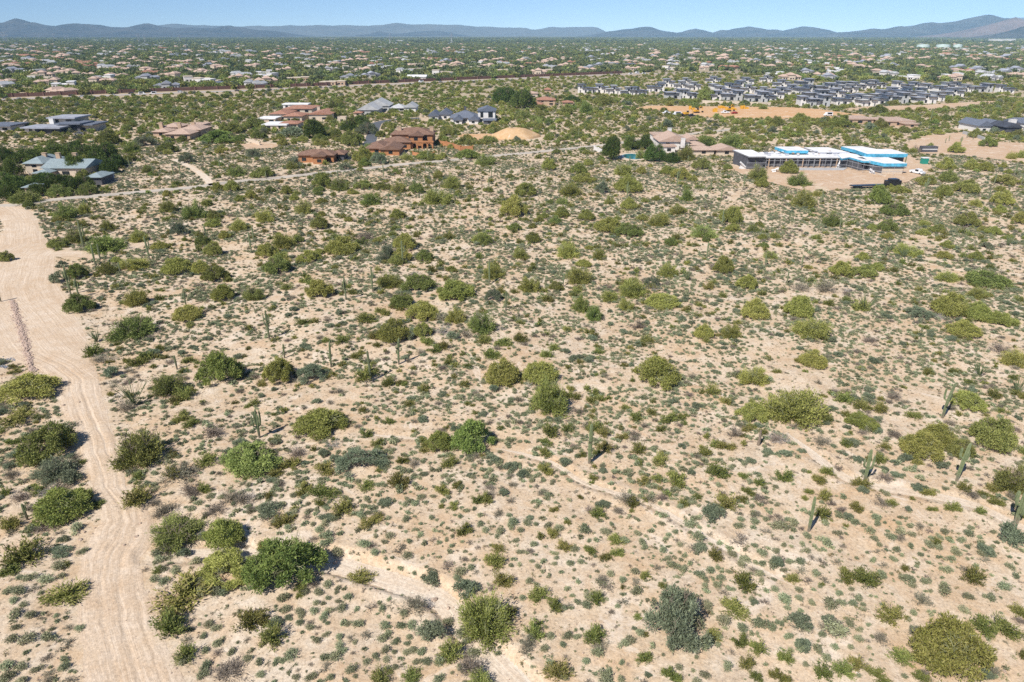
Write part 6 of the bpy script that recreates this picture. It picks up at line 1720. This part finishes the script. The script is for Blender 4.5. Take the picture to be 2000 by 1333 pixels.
# stump beside the right wash
x, y, z = at(1481, 870); o = MB().tube([(0, 0, -.1), (.05, 0, 1.2), (.02, .05, 2.3)], [.22, .19, .12], 8).build('dead_saguaro', M['bark'], None, (x, y, z)); tag(o, 'brown dead saguaro post beside the fallen limbs', 'cactus')

# saguaros
def sag_mat():
    m, nt, bs = newmat('saguaro_skin')
    tc = N(nt, 'ShaderNodeTexCoord'); sp = N(nt, 'ShaderNodeSeparateXYZ'); nt.links.new(tc.outputs['Object'], sp.inputs[0])
    at2 = N(nt, 'ShaderNodeMath', operation='ARCTAN2'); nt.links.new(sp.outputs[1], at2.inputs[0]); nt.links.new(sp.outputs[0], at2.inputs[1])
    n = noise(nt, 2.0, 4, .7, tc.outputs['Object'])
    c = mixc(nt, maprange(nt, n.outputs[0], .35, .65), (.12, .15, .07), (.23, .26, .135))
    c = mixc(nt, maprange(nt, sp.outputs[2], 1.3, .1), c, (.24, .20, .155))
    oi = N(nt, 'ShaderNodeObjectInfo'); c = mixc(nt, maprange(nt, oi.outputs['Random'], .5, 1, 0, .35), c, (.12, .12, .08))
    nt.links.new(c, bs.inputs['Base Color']); bs.inputs['Roughness'].default_value = .75; bs.inputs['Specular IOR Level'].default_value = .2
    return m
M['sag'] = sag_mat(); M['scar'] = plain('scarred_skin', (.07, .06, .04), .9, .2, 4)
def ribbed(mb, pts_, rad, ribs=12):
    base = len(mb.v); n = ribs * 2; P = [np.array(p, float) for p in pts_]; m = len(P)
    for i, p in enumerate(P):
        d = P[min(i + 1, m - 1)] - P[max(i - 1, 0)]; d = d / (np.linalg.norm(d) + 1e-9)
        u = np.cross(d, (0, 1, .01)); u /= np.linalg.norm(u); v = np.cross(d, u)
        for k in range(n):
            r = rad[i] * (1.08 if k % 2 else .84); a = 2 * PI * k / n; mb.v.append(tuple(p + r * (math.cos(a) * u + math.sin(a) * v)))
    for i in range(m - 1):
        for k in range(n): mb.f.append([base + i * n + k, base + i * n + (k + 1) % n, base + (i + 1) * n + (k + 1) % n, base + (i + 1) * n + k])
    mb.f.append([base + (m - 1) * n + k for k in range(n)])
def height_of(px, py, pt, y, z):
    b = (CYP - pt) / F; return CAMH + y * (-math.sin(PITCH) + b * math.cos(PITCH)) / (math.cos(PITCH) + b * math.sin(PITCH)) - z
SPECIAL_R = {1151: .22, 1579: .16, 1688: .19, 1868: .19, 1840: .18, 1984: .26, 507: .16}
far_i = 0
SG = []
for ln in SAG.split('\n'):
    t, ph = ln.split('|'); px, py, pt, na_ = map(float, t.split()); SG.append((px, py, pt, int(na_), ph))
for k, (px, py, pt, na_, ph) in enumerate(SG):
    x, y, z = at(px, py); H = min(9.5, max(1.6, height_of(px, py, pt, y, z))); r = SPECIAL_R.get(int(px), .10 + .012 * H) * (1 if y < 150 else 1.15)
    q = np.random.default_rng(int(px * 3 + py))
    ribs = 12 if y < 130 else 6
    root = empty('saguaro', (x, y, z), 0); root['category'] = 'cactus'; root['group'] = 'saguaros of the desert flat'
    mb = MB(); hs = np.array([-.2, .1, .25, .5, .75, .9, .965, .99, 1.0]) * H; rs = np.array([.85, .9, 1, 1.08, 1.02, .92, .72, .42, .08]) * r
    lean = q.normal() * .02 * H; lean = .08 * H if int(px) == 1840 else .05 * H if int(px) == 1868 else lean
    ribbed(mb, [(lean * (h / H) ** 2, 0, h) for h in hs], rs, ribs); mb.build('stem', M['sag'], root)
    if int(px) == 1151: MB().tube([(0, 0, H * .52), (0, 0, H * .575)], r * 1.07, 14).build('scar', M['scar'], root)
    for a in range(na_):
        an = 2 * PI * a / max(na_, 1) + q.uniform(-.5, .5) + (0 if na_ > 1 else (PI if int(px) == 1579 else 0))
        if na_ == 2: an = (0 if a else PI) + q.uniform(-.4, .4)
        h0 = H * q.uniform(.35, .62); reach = r * q.uniform(2.2, 3.4); up = min(H * 1.02 - h0, H * q.uniform(.18, .42)); ar = r * q.uniform(.55, .72)
        if int(px) == 507: h0 = H * q.uniform(.35, .5); up = H * q.uniform(.35, .5); reach = r * q.uniform(2.6, 4.4)
        if int(px) in (779, 1579): up = H * .12
        c_, s2 = math.cos(an), math.sin(an); lx = lean * (h0 / H) ** 2
        P_ = [(lx, 0, h0), (lx + c_ * reach * .5, s2 * reach * .5, h0 - .06 * up), (lx + c_ * reach * .86, s2 * reach * .86, h0 + .05 * up), (lx + c_ * reach, s2 * reach, h0 + .3 * up), (lx + c_ * reach * 1.02, s2 * reach * 1.02, h0 + .75 * up), (lx + c_ * reach, s2 * reach, h0 + .95 * up), (lx + c_ * reach, s2 * reach, h0 + up)]
        am = MB(); ribbed(am, P_, [ar * .8, ar * .85, ar, ar * 1.02, ar, ar * .7, ar * .1], max(5, ribs - 3)); am.build('arm', M['sag'], root)
    if ph: root['label'] = ph; MARK.append((ph, px, (py + pt) / 2))
    else: REG.append([root, 'armless slender saguaro' if na_ == 0 else 'saguaro with arms', px, py, 8])
# ocotillos
M['ocot'] = plain('ocotillo_wand', (.13, .16, .075), .9, .3, 3)
for k, t in enumerate(OCOT.split('|')):
    v = list(map(float, t.split()))
    if v[1] < 10: continue
    px, py, pt = v; x, y, z = at(px, py); H = min(4.5, max(1.8, height_of(px, py, pt, y, z) * 1.1)); mb = MB(); q = np.random.default_rng(k)
    for j in range(24):
        a = q.random() * 6.28; tl = q.uniform(.15, .75); d = np.array([math.cos(a) * tl, math.sin(a) * tl, 1]); d /= np.linalg.norm(d); L2 = H * q.uniform(.7, 1.1)
        p1 = d * L2 * .5 + q.normal(size=3) * .05; p2 = d * L2 + (d[0] * .1, d[1] * .1, -.1)
        mb.tube([(0, 0, 0), p1, p2], [.05, .045, .02], 4, cap=False)
    o = mb.build('ocotillo', M['ocot'], None, (x, y, z)); o['category'] = 'ocotillo'; o['group'] = 'ocotillos'
    lb = {264: 'wand-stemmed ocotillo standing by the dirt road bend', 1343: 'dark ocotillo in the middle distance left of a small tree', 1912: 'inner ocotillo of two near the right edge', 1986: 'outer ocotillo of two at the right edge', 190: 'fan-shaped ocotillo where the dirt road widens above'}.get(int(px))
    if lb: o['label'] = lb; MARK.append((lb, px, py))
    else: REG.append([o, 'wand-stemmed ocotillo', px, py, 6])
# suburb trees
def sub_ok(x, y):
    px, py = to_px(x, y)
    k_ = (y > hwy_y(x) + 22) & ~((px > 1130) & (py > 163)) & ~((px > 1200) & (py > 150) & (px < 1480) & (rg.random(len(x)) < .5)); return k_ & clear_of_houses(x, y)
x, y = pts(area(600, 3800) * .0076, 600, 3800); k_ = sub_ok(x, y) ; x, y = x[k_], y[k_]
k_ = seg_dist(x, y, ROADS[5][0]) > 12; x, y = x[k_], y[k_]
r = rg.uniform(2.2, 5.5, len(x)) * (1 + y / 9000); H = r * rg.uniform(.8, 1.15, len(x))
dd = np.argsort(depth_of(y) / r); ind, rest = dd[:290], dd[290:]
for i in ind:
    k = int(rg.integers(6)); me = (LOD['M'] + LOD['B'])[k]; px, py = to_px(x[i], y[i])
    if not (-10 < px < 2010): continue
    o = link('shade_tree', me, None, (float(x[i]), float(y[i]), 0), float(rg.random() * 6)); o.scale = (r[i], r[i], H[i]); o['category'] = 'tree'; o['group'] = 'shade trees among the suburban houses'
    REG.append([o, ('fresh' if k > 3 else 'dark') + ' green shade tree', px, py, 5])
scatter('suburb_trees', 'dense green treetops of the suburb beyond the brown wall', 'trees', np.c_[x[rest], y[rest], np.zeros(len(rest))], rg.random(len(rest)) * 6.28, np.c_[r[rest], r[rest], H[rest]], rg.integers(0, 6, len(rest)), LOD['FAR'])
x, y = pts(area(3800, 9500) * .0006, 3800, 9500); r = rg.uniform(7, 17, len(x)); k_ = rg.random(len(x)) < .9; x, y, r = x[k_], y[k_], r[k_]
scatter('far_woodland', 'dark blue-green tree belt at the foot of the mountains', 'trees', np.c_[x, y, np.zeros(len(x))], rg.random(len(x)) * 6.28, np.c_[r, r, r * .55], rg.integers(0, 6, len(x)), LOD['FAR'])

# ------------------------------------------------------------------ labels that say which one: nearest named neighbour, side, and rank
MARK += [('scaffolded unfinished house', 1600, 320), ('brown-tiled villa', 790, 285), ('orange garage', 628, 305), ('white clay-roofed villa', 1320, 285), ('blue-grey roofed house', 120, 335), ('red-tiled house', 575, 230), ('faded clay-tiled house', 350, 263), ('slate-gabled farmhouse', 900, 228), ('dark modern house', 120, 245), ('soil mound', 1008, 258), ('terracotta stacked house', 1060, 200), ('long tan house', 1720, 235), ('grey metal-roofed house', 1935, 248), ('pale grey gabled house', 755, 212), ('highway curve', 1210, 150), ('white hall behind the brown wall', 814, 155), ('orange graded lot', 1430, 222), ('white portable toilet side yard', 0, -999), ('bright white highway-side house', 420, 165), ('long flat grey building', 1215, 130), ('dirt road junction', 90, 470), ('left end of the brown wall', 10, 188), ('road end at the white wall stub', 1165, 292), ('modern estate left end', 1150, 185), ('modern estate right end', 1930, 185), ('three water tanks', 1845, 95)]
MARK = [m for m in MARK if m[2] > 0]
def short(ph):
    w_ = ph.split(); return ' '.join(w_[:7]).rstrip(',')
MK = np.array([(m[1], m[2]) for m in MARK])
cells = {}
for i, (o, ds, px, py, ap) in enumerate(REG):
    vy = (py - 66) * .0 + 1; sc_ = 1.0 + 2.2 * max(0, (400 - py) / 400)      # rows are squeezed towards the horizon
    d = np.hypot(MK[:, 0] - px, (MK[:, 1] - py) * (1.4 + sc_)); j = int(np.argmin(d)); dx, dy_ = px - MK[j, 0], (py - MK[j, 1]) * (1.4 + sc_)
    side = ('right of' if dx > 0 else 'left of') if abs(dx) > abs(dy_) else ('in front of' if dy_ > 0 else 'behind')
    cells.setdefault((ds, j, side), []).append((float(d[j]), i))
for (ds, j, side), L_ in cells.items():
    L_.sort(); ph = MARK[j][0]; room = 16 - len(ds.split()) - 3 - len(side.split())
    w_ = ph.split()
    if len(w_) > room:
        w_ = w_[:room]
        cut = [q for q, t in enumerate(w_) if q >= 4 and t in ('beside', 'touching', 'where', 'at', 'on', 'with', 'between', 'near', 'below', 'above', 'casting', 'in', 'around', 'before', 'behind', 'right', 'leaning', 'standing', 'over')]
        if cut and cut[-1] > 4: w_ = w_[:cut[-1]]
    while w_[-1].rstrip(',') in ('the', 'a', 'of', 'in', 'at', 'with', 'its', 'beside', 'near', 'and', 'between', 'on', 'over', 'by', 'to', 'above', 'behind', 'before', 'from', 'like', 'where', 'right', 'casting'): w_ = w_[:-1]
    ph2 = ' '.join(w_).rstrip(',')
    for k, (d, i) in enumerate(L_):
        REG[i][0]['label'] = f'{ds}, ' + ('nearest' if k == 0 else f'{ordinal(k + 1)} nearest') + f' {side} the {ph2}'

# ------------------------------------------------------------------ the air
hz = MB().box(-42000, 42000, -3000, 20600, -31, 1500).build('haze', None)
hm = bpy.data.materials.new('haze'); hm.use_nodes = True; nt = hm.node_tree
for n in list(nt.nodes):
    if n.type == 'BSDF_PRINCIPLED': nt.nodes.remove(n)
pv = nt.nodes.new('ShaderNodeVolumePrincipled'); pv.inputs['Color'].default_value = (.45, .73, 1.0, 1); pv.inputs['Density'].default_value = 5.2e-5; pv.inputs['Anisotropy'].default_value = -0.3
nt.links.new(pv.outputs[0], nt.nodes['Material Output'].inputs['Volume'])
hz.data.materials.append(hm); hz.data.materials[0] = hm
tag(hz, kind='stuff'); hz['label'] = 'thin blue haze over the plain and mountains'
